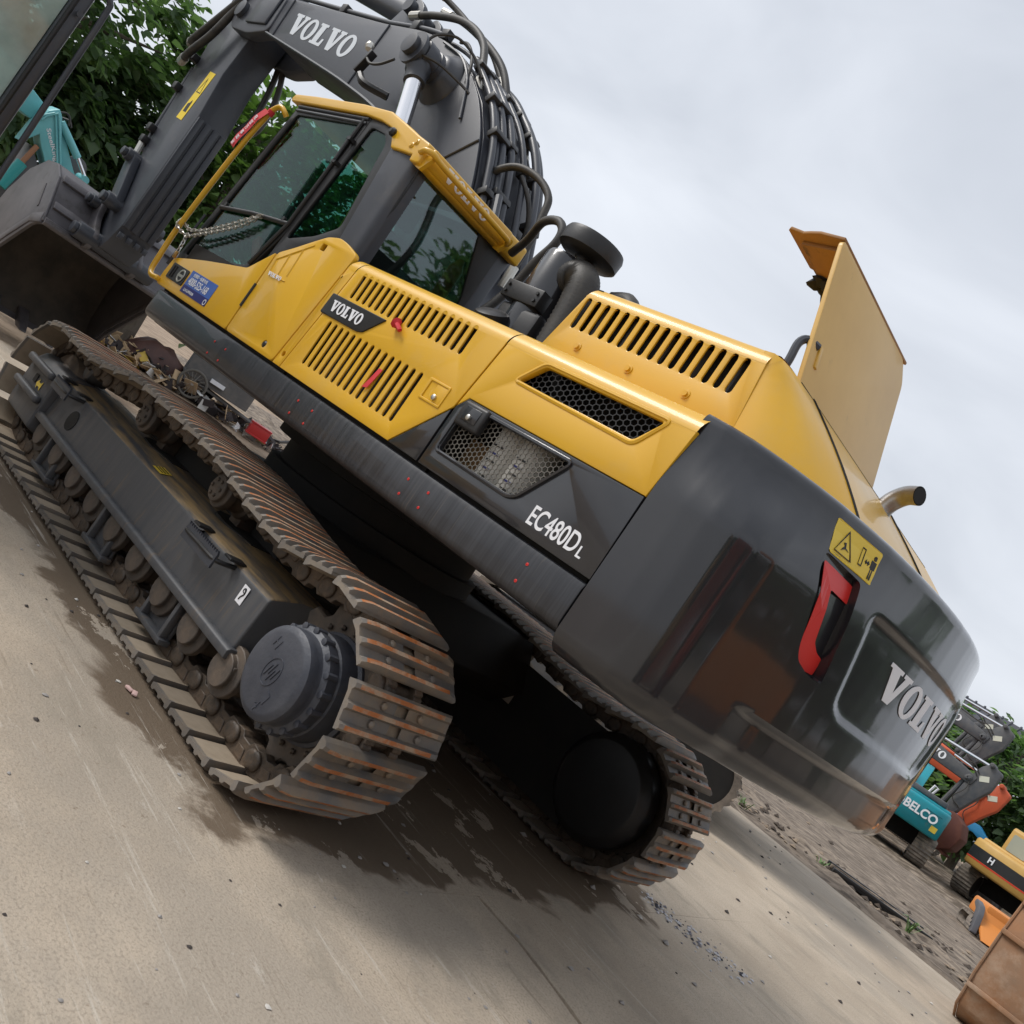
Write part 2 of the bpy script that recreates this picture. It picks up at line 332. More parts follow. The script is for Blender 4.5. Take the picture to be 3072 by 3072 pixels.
def link_mesh():
    mb = MB(); o_ = []
    for sy in (-1, 1):
        y0, y1 = sy*.055, sy*.105
        if y0 > y1: y0, y1 = y1, y0
        prof = [(-.118, .062), (.112, .062), (.135, .03), (.142, -.012), (.115, -.045), (.05, -.052), (.03, -.03), (-.03, -.03), (-.05, -.052), (-.10, -.048), (-.132, -.018), (-.130, .03)]
        mb.prism(prof, 'y', y0, y1)
        for s_ in (-.095, .095): mb.lathe([(.044, 0), (.044, .012), (.03, .018), (.018, .018)], (s_, y1 if sy > 0 else y0, -.002), (0, sy, 0), 12)
        mb.prism([(-.04, .05), (.04, .05), (.025, .0), (-.025, .0)], 'y', y1 if sy > 0 else y0-.006, y1+.006 if sy > 0 else y0)
    mb.cyl((-.1, -.1, 0), (-.1, .1, 0), .032, n=10)
    return mb.mesh('track_link', bev=.006, seg=1)
LINK = link_mesh(); LINK.materials.append(LNK)
PP = track_path(); _, TL = resample(PP, 10, 0); NSH = round(TL/PITCH)
def crawler(yc, phase):
    pins, _ = resample(PP, NSH, phase); mb = MB()
    rg = []
    for k, p in enumerate(pins+pins[:1]):
        a = pins[k % NSH]; t = (pins[(k+1) % NSH]-pins[k-1 if k < NSH else -1]).normalized(); q = Vector((t.y, 0, -t.x))*.018; P3 = Vector((a.x, yc, a.y))
        rg.append([P3+q+Vector((0,-.056,0)), P3+q+Vector((0,.056,0)), P3-q+Vector((0,.056,0)), P3-q+Vector((0,-.056,0))])
    mb.loft(rg, caps=False)
    tr = mb.build('crawler_track', LNK, EX)
    for i in range(NSH):
        a, b = pins[i], pins[(i+1) % NSH]; t = (b-a).normalized(); c = (a+b)/2; n_ = Vector((-t.y, t.x))
        if n_.dot(c-Vector((-.27, .5))) < 0 and abs(c.x+.27) < 1.9: n_ = -n_
        T3 = Vector((t.x, 0, t.y)); N3 = T3.cross(Vector((0,1,0)))
        mw = Matrix((T3, Vector((0,1,0)), N3)).transposed().to_4x4(); mw.translation = Vector((c.x, yc, c.y))+N3*.064
        obj('track_shoe', SHOE, None, tr, mw)
        m2 = mw.copy(); m2.translation = Vector((c.x, yc, c.y)); obj('track_link', LINK, None, tr, m2)
    return tr
crawler(1.37, .30); crawler(-1.37, .62)

def undercarriage(s):
    Y = lambda y: s*y
    def pr(mb, poly, y0, y1): mb.prism(poly, 'y', min(Y(y0), Y(y1)), max(Y(y0), Y(y1)))
    # track frame: lofted box with a sloped top
    mb = MB(); sec = [(1.555, .345), (1.535, .64), (1.52, .657), (1.36, .70), (1.17, .70), (1.17, .27), (1.33, .265), (1.50, .30)]
    xs = [-1.775, -1.0, 0, 1.0, 1.36]
    mb.loft([[(x, Y(y), z) for y, z in sec] for x in xs])
    fr = mb.build('track_frame', [FRM, FRT], EX, bev=.018, seg=3)
    for p in fr.data.polygons:
        if p.normal.z > .5: p.material_index = 1
    mb = MB(); mb.prism([(Y(1.53), .322), (Y(1.59), .332), (Y(1.592), .372), (Y(1.575), .384), (Y(1.53), .384)], 'x', -1.80, 1.37)
    obj('frame_ledge', mb.mesh('frame_ledge', bev=.006), FRM, fr)
    # carrier roller openings (dark pockets) and rollers
    for x in (.30, -.83):
        mb = MB(); mb.prism([(x-.30, 1.17), (x+.16, 1.17), (x+.16, 1.30), (x+.08, 1.37), (x-.08, 1.385), (x-.30, 1.33)], 'z', .60, .699)
        for v in range(len(mb.v)): mb.v[v] = (mb.v[v][0], Y(mb.v[v][1]), mb.v[v][2]+.006)
        obj('roller_pocket', mb.mesh('roller_pocket'), DRK, fr)
        mb = MB(); mb.lathe([(.055, -.03), (.075, -.025), (.075, 0), (.098, .004), (.10, .05), (.082, .06), (.078, .14), (.10, .15), (.10, .2)], (x, Y(1.47), .835), (0, -s, 0), 22)
        for k in range(6):
            a = k*PI/3; mb.lathe([(.012, 0), (.012, -.014)], (x+.045*math.cos(a), Y(1.47)+s*.026, .835+.045*math.sin(a)), (0, -s, 0), 6)
        mb.bx(x-.05, x+.05, min(Y(1.2), Y(1.3)), max(Y(1.2), Y(1.3)), .66, .82)
        obj('carrier_roller', mb.mesh('carrier_roller', bev=.004, seg=1), ROL, EX)
    # front idler and its yoke
    mb = MB(); mb.lathe([(.05, -.13), (.20, -.13), (.22, -.10), (.30, -.09), (.33, -.05), (.33, -.045), (.285, -.03), (.285, .03), (.33, .045), (.33, .05), (.30, .09), (.22, .10), (.20, .13), (.05, .13)], (1.70, Y(1.37), .48), (0,1,0), 40)
    obj('front_idler', mb.mesh('front_idler'), ROL, EX)
    mb = MB(); mb.loft([[(x, Y(y), z) for y, z in ((1.60-d, .24+e), (1.60-d, .60), (1.55-d, .675), (1.40, .70), (1.22, .70), (1.22, .22), (1.52-d, .22))] for x, d, e in ((1.37, 0, 0), (1.93, .01, .0), (2.0, .03, .05))])
    yk = mb.build('idler_yoke', FRM, EX, bev=.02, seg=3)
    for z0 in (.40, .585):
        m3 = MB(); m3.bx(1.395, 1.93, min(Y(1.60), Y(1.65)), max(Y(1.60), Y(1.65)), z0, z0+.055); obj('yoke_rib', m3.mesh('yoke_rib', bev=.02, seg=3), FRM, yk)
    m3 = MB(); m3.lathe([(.075, 0), (.075, .16)], (1.40, Y(1.30), .78), (0, s, 0), 20); obj('tension_cover', m3.mesh('tension_cover', bev=.02), FRM, yk)
    # bottom rollers
    rm = MB(); rm.lathe([(.05, -.2), (.085, -.2), (.085, -.17), (.125, -.165), (.125, -.13), (.098, -.125), (.098, .125), (.125, .13), (.125, .165), (.085, .17), (.085, .2), (.05, .2)], (0, 0, 0), (0,1,0), 18)
    for y in (-.17, .17): rm.prism([(-.075, .05), (-.08, .02), (-.06, -.05), (-.02, -.065), (.0, -.045), (.02, -.065), (.06, -.05), (.08, .02), (.075, .05)], 'y', y-.02, y+.02)
    rme = rm.mesh('bottom_roller', bev=.004, seg=1); rme.materials.append(ROL)
    for k in range(9): obj('bottom_roller', rme, None, EX, Matrix.Translation((1.2-.375*k, Y(1.37), .285)))
    # track guides: three channel brackets
    for x in (.90, -.22, -1.12):
        mb = MB()
        for q in (-.14, .11): mb.prism([(Y(1.52), .32), (Y(1.56), .32), (Y(1.56), .12), (Y(1.52), .09)], 'x', x+q, x+q+.03)
        mb.prism([(Y(1.50), .10), (Y(1.565), .10), (Y(1.57), .13), (Y(1.50), .13)], 'x', x-.17, x+.17)
        mb.prism([(Y(1.49), .10), (Y(1.51), .10), (Y(1.51), .32), (Y(1.49), .32)], 'x', x-.14, x+.14)
        obj('track_guide', mb.mesh('track_guide', bev=.005), FRM, EX)
    # sprocket and final drive
    cx, cz = -2.235, .505; n = 24; prof = []
    for i in range(n*2):
        a = 2*PI*(i/(n*2)); r = .405 if i % 4 in (0, 1) else .335; prof.append((cx+r*math.cos(a), cz+r*math.sin(a)))
    mb = MB(); pr(mb, prof, 1.335, 1.405)
    for k in range(20): a = 2*PI*k/20; mb.lathe([(.016, 0), (.016, .022)], (cx+.275*math.cos(a), Y(1.405), cz+.275*math.sin(a)), (0, s, 0), 6)
    mb.build('sprocket', ROL, EX, bev=.008, seg=1)
    mb = MB(); mb.lathe([(.25, 0), (.25, .02), (.235, .03), (.232, .12), (.222, .125), (.228, .16), (.228, .185), (.212, .195), (.205, .20), (.20, .22), (.205, .235), (.20, .265), (.18, .278), (.168, .281)], (cx, Y(1.40), cz), (0, s, 0), 48)
    fd = mb.build('final_drive', FDR, EX)
    for k in range(18):
        a = 2*PI*k/18+.1; m3 = MB(); m3.lathe([(.017, -.05), (.017, .004), (.010, .006)], (cx+.222*math.cos(a), Y(1.592), cz+.222*math.sin(a)), (0, s, 0), 8); obj('drive_bolt', m3.mesh('drive_bolt'), FDR, fd)
    if s > 0:
        def ring(r0, r1): 
            return curve_mesh([ell(0, 0, r1, r1*1.35, 40), ell(0, 0, r0, r0*1.35, 40)], .0025)
        yy = 1.6815; g = lambda x, z: frame((x, yy, z), (-1, 0, -.35), (-.35, 0, 1))
        obj('cast_emblem', apply(ring(.047, .051), g(cx, cz)), FDR, fd)
        for k in range(4): 
            m3 = MB(); m3.bx(-.0035, .0035, -.03, .03, -.002, .003); obj('cast_bar', apply(m3.mesh('cast_bar'), g(cx, cz) @ Matrix.Translation((-.024+.016*k, .012 if k % 2 else -.012, 0))), FDR, fd)
        for tx, dx, dz in (('H', .07, .10), ('1', -.055, -.09), ('4', -.03, -.135)):
            obj('cast_mark', apply(letter_mesh(tx, .035, .05, ext=.002), g(cx+dx, cz+dz)), FDR, fd)
        # decals and fittings on the near frame
        obj('hook_decal', apply(curve_mesh([[(-.028,-.045),(.028,-.045),(.028,.045),(-.028,.045)]], .001), SIDE(-1.60, .575, 1.5445)), WHT, fr)
        hk = MB(); hk.tube([(.012*math.sin(t*.9)*(1 if t < 3.4 else .6), .032-.0125*t*.85, 0) for t in [k*.45 for k in range(13)]], .004, 5); hk.tube([(.011*math.cos(a), .024+.011*math.sin(a), 0) for a in [k*PI/6 for k in range(13)]], .003, 5)
        obj('hook_mark', apply(hk.mesh('hook_mark'), SIDE(-1.60, .572, 1.546)), INK, fr)
        obj('grease_decal', apply(curve_mesh([[(-.016,-.025),(.016,-.025),(.016,.025),(-.016,.025)]], .001), SIDE(1.30, .56, 1.545)), WHT, fr)
        dm = curve_mesh([[(-.06,-.035),(.06,-.035),(.06,.035),(-.06,.035)]], .001); obj('frame_decal', apply(dm, frame((-.22, 1.47, .676), (-1,0,0), (0,-1,.27))), YLB, fr)
        for k in range(3): m3 = MB(); m3.bx(-.05, .05, -.003, .003, 0, .0016); obj('decal_line', apply(m3.mesh('decal_line'), frame((-.22, 1.47+.018-.017*k, .676-.004+.0046*k+.0012), (-1,0,0), (0,-1,.27))), INK, fr)
        ar = [(-.06,0),(-.025,.035),(-.025,.014),(.02,.014),(.045,.035),(.045,-.035),(.02,-.014),(-.025,-.014),(-.025,-.035)]
        obj('arrow_decal', apply(curve_mesh([ar], .001), SIDE(1.58, .50, 1.6012)), YLB, yk)
        obj('yoke_hole', apply(curve_mesh([rrect(-.03, .03, -.03, .03, .01)], .002), SIDE(1.70, .515, 1.6)), DRK, yk)
        obj('frame_hole', apply(curve_mesh([ell(0, 0, .075, .07, 20)], .003), frame((.95, 1.5475, .49), (-1,0,0), (0,-.065,1))), DRK, fr)
        # two serrated steps
        for x0, x1 in ((1.33, .98), (-1.02, -1.42)):
            zz = .62; mb = MB(); mb.tube(smoothpath([(x0, 1.53, zz+.01), (x0-.02, 1.62, zz), (x0-.06, 1.645, zz), ((x0+x1)/2, 1.645, zz), (x1+.06, 1.645, zz), (x1+.02, 1.62, zz), (x1, 1.53, zz+.01)], 4), .012, 8)
            st = mb.build('step', BLK, EX)
            mb = MB(); n_ = 16; T_ = []
            for k in range(n_): x = x0-.03+(x1-x0+.06)*k/(n_-1); T_ += [(x, zz+.045), (x+(x1-x0)/n_*.5, zz+.028)]
            mb.prism(T_+[(x1+.02, zz-.045), (x0-.02, zz-.045)], 'y', 1.635, 1.647); obj('step_tread', mb.mesh('step_tread'), GRY, st)
            for xe in (x0-.01, x1+.01): m3 = MB(); m3.bx(xe-.035, xe+.035, 1.50, 1.60, zz+.035, zz+.05); obj('step_bracket', m3.mesh('step_bracket', bev=.005), BLK, st)
    else:
        m3 = MB(); m3.bx(-1.2, -1.06, -1.152, -1.148, .50, .60); obj('frame_decal', m3.mesh('frame_decal'), mat('paper_decal', (.42, .37, .31), .6), fr)
        m3 = MB(); m3.bx(-2.05, 1.75, -1.175, -1.155, .13, .80); obj('roller_shade_sheet', m3.mesh('roller_shade_sheet'), DRK, fr)  # added dark sheet: black shade between the far rollers put into colour
        # inner guard of the far travel motor
        mb = MB(); mb.lathe([(.36, 0), (.36, .10), (.30, .16), (.12, .17)], (cx+.05, -1.22, cz), (0, 1, 0), 40); mb.build('motor_guard', BLK, EX, bev=.01)
for s in (1, -1): undercarriage(s)
# centre frame
mb = MB(); mb.loft([[(x, y, z) for x, z in ((.75, .62), (.55, .95), (-1.05, .95), (-1.25, .62), (-1.05, .42), (.55, .42))] for y in (-1.2, 1.2)]); mb.build('centre_frame', DRK, EX, bev=.02)
mb = MB(); mb.lathe([(.82, 0), (.82, .12), (.76, .125), (.76, .26), (.86, .27), (.86, .37)], (-.25, 0, .94), (0,0,1), 48); mb.build('slew_ring', DRK, EX)
# ------------------------------------------------------------------ main excavator: upper body
mb = MB(); mb.bx(-3.12, 1.15, -1.45, 1.40, 1.31, 1.50); mb.build('revolving_deck', DRK, EX, bev=.01)
mb = MB(); mb.bx(-3.1, 1.1, 1.38, 1.44, 1.49, 1.60); mb.build('sill_light_block', DRK, EX)  # blocker added against daylight leaking through the gap above the skirt
# side skirt with a rolled bottom edge and a rounded front end
prof = [(1.455, 1.318)]+[(1.455+.04*math.sin(a), 1.358-.04*math.cos(a)) for a in [k*PI/10 for k in range(6)]]+[(1.495, 1.49), (1.488, 1.512), (1.475, 1.517), (1.40, 1.517), (1.40, 1.318)]
rings = []
for x, ins in [(-3.138, .004), (-3.132, 0), (-1.5, 0), (1.10, 0)]+[(1.10+.14*math.sin(a), .14*(1-math.cos(a))) for a in [k*PI/12 for k in range(1, 6)]]:
    rings.append([(x, y-ins if y > 1.41 else y-max(ins, 0)-.0, z) for y, z in prof])
mb = MB(); mb.loft(rings); sk = mb.build('side_skirt', SKM, EX)
mb = MB(); mb.bx(1.15, 1.235, .45, 1.36, 1.32, 1.516); obj('skirt_front', mb.mesh('skirt_front', bev=.03, seg=3), SKM, sk)
dm = MB(); dm.lathe([(.007, 0), (.007, .003), (.003, .004), (.003, .002)], (0,0,0), (0,1,0), 8); dme = dm.mesh('mounting_dot'); dme.materials.append(RED)
for x, z in ((.089,1.443),(-.069,1.442),(.089,1.363),(-.069,1.364),(-.989,1.448),(-1.143,1.446),(-.983,1.370),(-1.141,1.369),(-2.039,1.451),(-2.195,1.452),(-2.041,1.376),(-2.195,1.377),(-2.870,1.451),(-2.868,1.376)):
    obj('mounting_dot', dme, None, sk, Matrix.Translation((x, 1.494, z)))
S = 1.495; TH = .032; BV = .006
def toproll(name, xa, xb, m, parent, xa2=None, xb2=None, y1=1.18):   # rolled upper edge of a side panel between x=xa (front) and xb (rear)
    prof = [(S, 2.176)]+[(S-.085+.085*math.cos(a), 2.18+.082*math.sin(a)) for a in [k*PI/14 for k in range(1, 8)]]+[(1.30, 2.266), (y1, 2.272)]
    mb = MB(); R_ = [[(x+d*(z-2.176), y, z) for y, z in prof] for x, d in ((xa, (xa2 or 0)), ((xa*.5+xb*.5), 0), (xb, (xb2 or 0)))]
    mb.loft(R_, caps=False, closed=False); return obj(name, mb.mesh(name, smooth=60), m, parent)
# A: cab base panel
cb = plateY('cab_base_panel', rpoly([(1.228,1.535),(1.236,1.62),(1.213,1.742),(1.0,1.79),(.784,1.833),(.5,1.883),(.287,1.918),(.095,2.083),(.083,1.535)], .02), [], S, TH, BV, YEL, EX)
mb = MB(); mb.bx(1.17, 1.215, .5, 1.46, 1.535, 1.75); obj('front_panel', mb.mesh('front_panel', bev=.02), YEL, cb)
vent = obj('vent_badge', apply(curve_mesh([rrect(-.135,.135,-.057,.057,.012)], .004, .002), SIDE(1.018, 1.66, S+.002)), BLK, cb)
for k in range(2): m3 = MB(); m3.bx(-.008,.008,-.042,.042,0,.004); obj('vent_slot', apply(m3.mesh('vent_slot'), SIDE(1.11-.035*k, 1.66, S+.0065)), DRK, cb)
obj('round_emblem', apply(curve_mesh([ell(0,0,.046,.046,36), ell(0,0,.035,.035,36)], .002), SIDE(.955, 1.66, S+.008)), ZNC, cb)
obj('emblem_bar', apply(curve_mesh([[(-.046,-.009),(.046,-.009),(.046,.009),(-.046,.009)]], .002), SIDE(.955, 1.66, S+.009)), ZNC, cb)
st = obj('phone_sticker', apply(curve_mesh([[(-.203,-.079),(.203,-.079),(.203,.079),(-.203,.079)]], .001), SIDE(.655, 1.655, S+.0015)), BLU, cb)
obj('sticker_band', apply(curve_mesh([[(-.203,-.026),(.203,-.026),(.203,.026),(-.203,.026)]], .0006), SIDE(.655, 1.6025, S+.0024)), BLU2, cb)
for tx, ww, hh, x, z in (('4000-525-168', .30, .052, .675, 1.665), ('全国统一客服专线', .22, .026, .70, 1.712), ('沃尔沃建筑设备', .16, .02, .74, 1.600)):
    obj('sticker_text', apply(letter_mesh(tx, ww, hh, .012, .0006), SIDE(x, z, S+.0042)), WHT, cb)
obj('sticker_logo', apply(curve_mesh([ell(0,0,.02,.02,20), ell(0,0,.014,.014,20)], .0006), SIDE(.478, 1.60, S+.0042)), WHT, cb)
# B: side door below the cab
dp = plateY('side_door', rpoly([(.068,1.535),(.08,2.085),(-.056,2.155),(-.2,2.238),(-.30,2.292),(-.41,2.313),(-.50,2.302),(-.655,2.262),(-.548,1.535)], .03), [rrect(-.345,-.293,2.205,2.245,.006), ell(-.385,1.592,.022,.022,14)], S, TH, BV, YEL, EX)
for a, b in (((.045,2.045),(-.155,2.165)), ((-.06,2.11),(-.235,2.215)), ((.045,2.045),(.03,1.955)), ((-.155,2.165),(-.17,1.985)), ((-.06,2.11),(-.075,1.97)), ((.03,1.952),(-.185,1.952))):
    m3 = MB(); m3.tube([(a[0], S-.001, a[1]), (b[0], S-.001, b[1])], .006, 6); obj('door_rib', m3.mesh('door_rib'), YEL, dp)
obj('door_wordmark', apply(volvo(.165, .027, .0008), SIDE(-.06, 1.952, S+.006)), WHT, dp)
m3 = MB(); m3.tube([(.078, S, 1.70), (.076, S, 1.86)], .011, 8); obj('door_hinge', m3.mesh('door_hinge'), BLK, dp)
m3 = MB(); m3.lathe([(.024, 0), (.028, .008), (.012, .022)], (-.385, S-.02, 1.592), (0,1,0), 14); obj('door_plug', m3.mesh('door_plug'), BLK, dp)
m3 = MB(); m3.bx(-.34, -.298, S-.06, S-.028, 2.208, 2.242); obj('door_lock', m3.mesh('door_lock'), DRK, dp)
mb = MB(); mb.bx(-.66, 1.15, 1.38, 1.455, 1.52, 1.9); mb.build('inner_wall', DRK, EX)
# C: hood door with two rows of louvre slots, front flange strip
fs_ = plateY('hood_flange', [(-.562,1.535),(-.655,2.18),(-.735,2.18),(-.645,1.535)], [ell(-.653,2.12,.016,.016,12), ell(-.611,1.605,.016,.016,12)], S, TH, BV, YEL, EX)
toproll('flange_top', -.655, -.735, YEL, fs_, -.13, -.13)
for x, z in ((-.653,2.12),(-.611,1.605)): m3 = MB(); m3.lathe([(.011,0),(.011,.012)], (x, S-.03, z), (0,1,0), 6); obj('flange_bolt', m3.mesh('flange_bolt'), YEL, fs_)
slots = []
for k in range(17): t = k/16; slots.append(slot(-.84-.99*t, 2.1135, .152, .030))
for k in range(15): t = k/14; slots.append(slot(-.818-.877*t, 1.750, .268, .029))
hd = plateY('hood_door', [(-.653,1.535),(-.743,2.18),(-2.058,2.18),(-2.010,1.822),(-1.762,1.537)], slots, S, .012, .004, YEL, EX)
toproll('hood_door_top', -.743, -2.058, YEL, hd, -.14, -.14)
plateY('door_corner_panel', [(-1.770,1.535),(-2.008,1.808),(-2.008,1.535)], [], S, TH, .004, CWM, hd)
mb = MB(); mb.bx(-2.0, -.70, 1.36, 1.40, 1.54, 2.2); mb.build('dark_blocker', DRK, EX)  # dark sheet standing in for interior shade behind the louvre slots
bd = plateY('badge', rpoly([(-.691,2.023),(-1.232,2.023),(-1.115,1.912),(-1.07,1.901),(-.682,1.901)], .01), [], S+.008, .016, .003, BLK, hd)
obj('badge_wordmark', apply(volvo(.315, .066, .001), SIDE(-.905, 1.962, S+.010)), WHT, hd)
lt = plateY('hood_latch', rrect(-1.935,-1.770,1.778,1.888,.008), [rrect(-1.925,-1.79,1.79,1.876,.006)], S+.006, .012, .003, YEL, hd)
m3 = MB(); m3.bx(-1.925, -1.84, S-.004, S+.002, 1.79, 1.876); obj('latch_paddle', m3.mesh('latch_paddle', bev=.003), YEL, lt)
m3 = MB(); m3.lathe([(.014,0),(.014,.01),(.009,.013)], (-1.872, S+.002, 1.812), (0,1,0), 12); obj('latch_key', m3.mesh('latch_key'), ZNC, lt)
# D: rear panel, yellow above, graphite below, two hexagon-mesh grilles
up_in = rpoly([(-2.258,2.056),(-2.350,2.157),(-3.027,2.160),(-2.946,2.050)], .02)
ry = plateY('rear_panel', [(-2.020,1.832),(-2.068,2.18),(-3.168,2.18),(-3.142,1.890),(-2.066,1.888)], [up_in], S, TH, BV, YEL, EX)
toproll('rear_panel_top', -2.068, -3.168, YEL, ry, -.13, -.08)
def frame_rim(name, poly, y, r, m, parent):
    mb = MB(); P_ = poly+poly[:2]; mb.tube([(x, y, z) for x, z in P_], r, 6, caps=False); return obj(name, mb.mesh(name), m, parent)
frame_rim('grille_rim', rpoly([(-2.238,2.047),(-2.345,2.173),(-3.052,2.176),(-2.958,2.034)], .03), S-.003, .010, YEL, ry)
g = hexmesh([(-2.23,2.04),(-2.345,2.175),(-3.06,2.178),(-2.955,2.035)], .0155, .0022, .004, 1.25)
go = g.build('mesh_grille', BLK, ry, smooth=0); go.data.transform(Matrix(((1,0,0,0),(0,0,1,S-.026),(0,1,0,0),(0,0,0,1)))); stuff(go)
lo_in = rpoly([(-2.085,1.632),(-2.085,1.852),(-2.756,1.858),(-2.618,1.648),(-2.575,1.632)], .02)
rb = plateY('lower_rear_panel', [(-2.022,1.535),(-2.022,1.83),(-2.068,1.885),(-3.139,1.887),(-3.146,1.535)], [lo_in], S, TH, .004, CWM, EX)
frame_rim('grille_rim', rpoly([(-2.073,1.622),(-2.073,1.862),(-2.775,1.866),(-2.627,1.640),(-2.580,1.620)], .03), S+.001, .009, CWM, rb)
g = hexmesh([(-2.06,1.60),(-2.06,1.87),(-2.79,1.87),(-2.62,1.60)], .0138, .002, .004, 1.15)
go = g.build('mesh_grille', ZNC, rb, smooth=0); go.data.transform(Matrix(((1,0,0,0),(0,0,1,S-.024),(0,1,0,0),(0,0,0,1)))); stuff(go)
go.data.materials.clear(); go.data.materials.append(mat('grille_wire', (.16, .15, .13), .5, metal=.4))
l2 = MB(); l2.bx(-2.245, -2.08, S-.02, S+.022, 1.762, 1.878); lb = l2.build('rear_latch_box', BLK, EX, bev=.014, seg=3)
m3 = MB(); m3.bx(-2.215, -2.115, S+.019, S+.026, 1.79, 1.858); obj('latch_paddle', m3.mesh('latch_paddle', bev=.004), CWM, lb)
m3 = MB(); m3.lathe([(.013,0),(.013,.01),(.008,.013)], (-2.165, S+.026, 1.81), (0,1,0), 12); obj('latch_key', m3.mesh('latch_key'), ZNC, lb)
obj('model_number', apply(letter_mesh('EC480D', .275, .082, .012, .001), SIDE(-2.88, 1.617, S+.0015)), WHT, rb)
obj('model_suffix', apply(letter_mesh('L', .026, .045, .02, .001), SIDE(-3.045, 1.597, S+.0015)), WHT, rb)
# air filters seen through the lower mesh
PAP = mat('filter_paper', (.62, .60, .55), .8, col2=(.5, .48, .44), nscale=6)
for x in (-2.315, -2.47):
    m3 = MB(); m3.lathe([(.085,0),(.09,.01),(.09,.30),(.085,.31)], (x, 1.34, 1.57), (0,0,1), 20); fc = m3.build('filter_canister', PAP, EX)
    for j in range(5): m4 = MB(); m4.bx(-.03+.004*j, .03, -.004, .004, -.001, .001); obj('printed_line', apply(m4.mesh('printed_line'), SIDE(x-.005, 1.78-.035*j, 1.4315)), BLU2 if j % 2 else INK, fc)
mb = MB(); mb.bx(-2.055, -2.03, 1.1, 1.455, 1.52, 2.2); mb.build('dark_blocker', DRK, EX)  # blocker added to stop bright sky showing through the lower grille
mb = MB(); mb.bx(-3.1, -1.9, 1.16, 1.20, 1.50, 2.25); mb.build('dark_blocker', DRK, EX)  # dark sheet behind the grilles, lengthened to shut out the sky
m3 = MB(); m3.bx(-2.2, -2.06, 1.30, 1.34, 1.56, 1.76); m3.build('rust_bracket', mat('bracket_ochre', (.25, .14, .05), .7), EX)

# raised engine hood with slots
HY = 1.215
hs_ = [slot(-2.035-.935*k/15, 2.535, .205, .030) for k in range(16)]
eh = plateY('engine_hood', [(-1.93,2.27),(-2.01,2.60),(-3.05,2.60),(-3.10,2.27)], [[(x, min(z, 2.597)) for x, z in q] if 0 else q for q in [slot(-2.045-.925*k/15, 2.515, .158, .033) for k in range(16)]], HY, .012, .004, YEL, EX)
prof = [(HY, 2.598)]+[(HY-.075+.075*math.cos(a), 2.60+.072*math.sin(a)) for a in [k*PI/14 for k in range(1, 8)]]+[(1.05, 2.678), (-1.0, 2.678), (-1.15, 2.6), (-1.15, 2.27)]
mb = MB(); mb.loft([[(-2.01-.03*(z-2.6)/.08, y, z) if z > 2.5 else (-1.93, y, z) for y, z in prof], [(-3.05, y, z) for y, z in prof]], caps=False, closed=False); obj('hood_roof', mb.mesh('hood_roof', smooth=60), YEL, eh)
for x in (-2.15, -2.48, -2.81):
    m3 = MB(); m3.lathe([(.022,0),(.022,.004),(.013,.005),(.013,.014)], (x, HY, 2.365), (0,1,0), 12); obj('hood_bolt', m3.mesh('hood_bolt'), YEL, eh)
mb = MB(); mb.bx(-3.0, -2.05, 1.05, 1.09, 2.25, 2.64); mb.build('dark_blocker', DRK, EX)  # dark sheet standing in for shade behind the hood slots
mb = MB(); mb.bx(-2.06, -2.03, -1.1, 1.19, 2.27, 2.66); mb.build('hood_front_wall', DRK, EX)
for k in range(5): m3 = MB(); m3.cyl((-2.1-.2*k, 1.11, 2.36), (-2.1-.2*k, 1.11, 2.6), .03, n=10); m3.build('engine_pipe', mat('engine_grey%d' % k, (.06,.06,.065), .5), EX)
# chamfered rear of the hood falling to the counterweight
lo = [(-3.02,1.212),(-3.10,1.215),(-3.32,1.20),(-3.47,1.10),(-3.58,.85),(-3.62,.4),(-3.62,-1.1)]; hi = [(-3.0,1.20),(-3.05,1.205),(-3.075,1.17),(-3.09,1.10),(-3.095,.85),(-3.095,.4),(-3.095,-1.1)]
R_ = []
for k in range(9):
    t = k/8; R_.append([(a[0]+(b[0]-a[0])*t-(.02*math.sin(PI*t) if i_ > 1 else 0), a[1]+(b[1]-a[1])*t, 2.255+(2.655-2.255)*t) for i_, (a, b) in enumerate(zip(lo, hi))])
R_.append([(b[0]+.04, b[1]-.06 if i < 4 else b[1], 2.677) for i, b in enumerate(hi)])
mb = MB()
def split(lo_i, hi_i): 
    m_ = MB(); m_.loft([r[lo_i:hi_i] for r in R_], caps=False, closed=False); return m_
obj('hood_rear_corner', split(0, 5).mesh('hood_rear_corner', smooth=50), YEL, eh); 
rr = obj('hood_rear_panel', split(4, 7).mesh('hood_rear_panel', smooth=50), YEL, eh)
m3 = MB(); m3.tube([(r[4][0]-.002, r[4][1], r[4][2]) for r in R_], .006, 6); obj('hood_seam', m3.mesh('hood_seam'), DRK, eh)
m3 = MB(); m3.tube([(r[5][0]-.004, r[5][1]-.75, r[5][2]) for r in R_], .006, 6); obj('hood_seam', m3.mesh('hood_seam'), DRK, eh)
mb = MB(); mb.bx(-3.09, -1.95, -1.1, 1.0, 2.24, 2.66); mb.build('engine_block', DRK, EX)
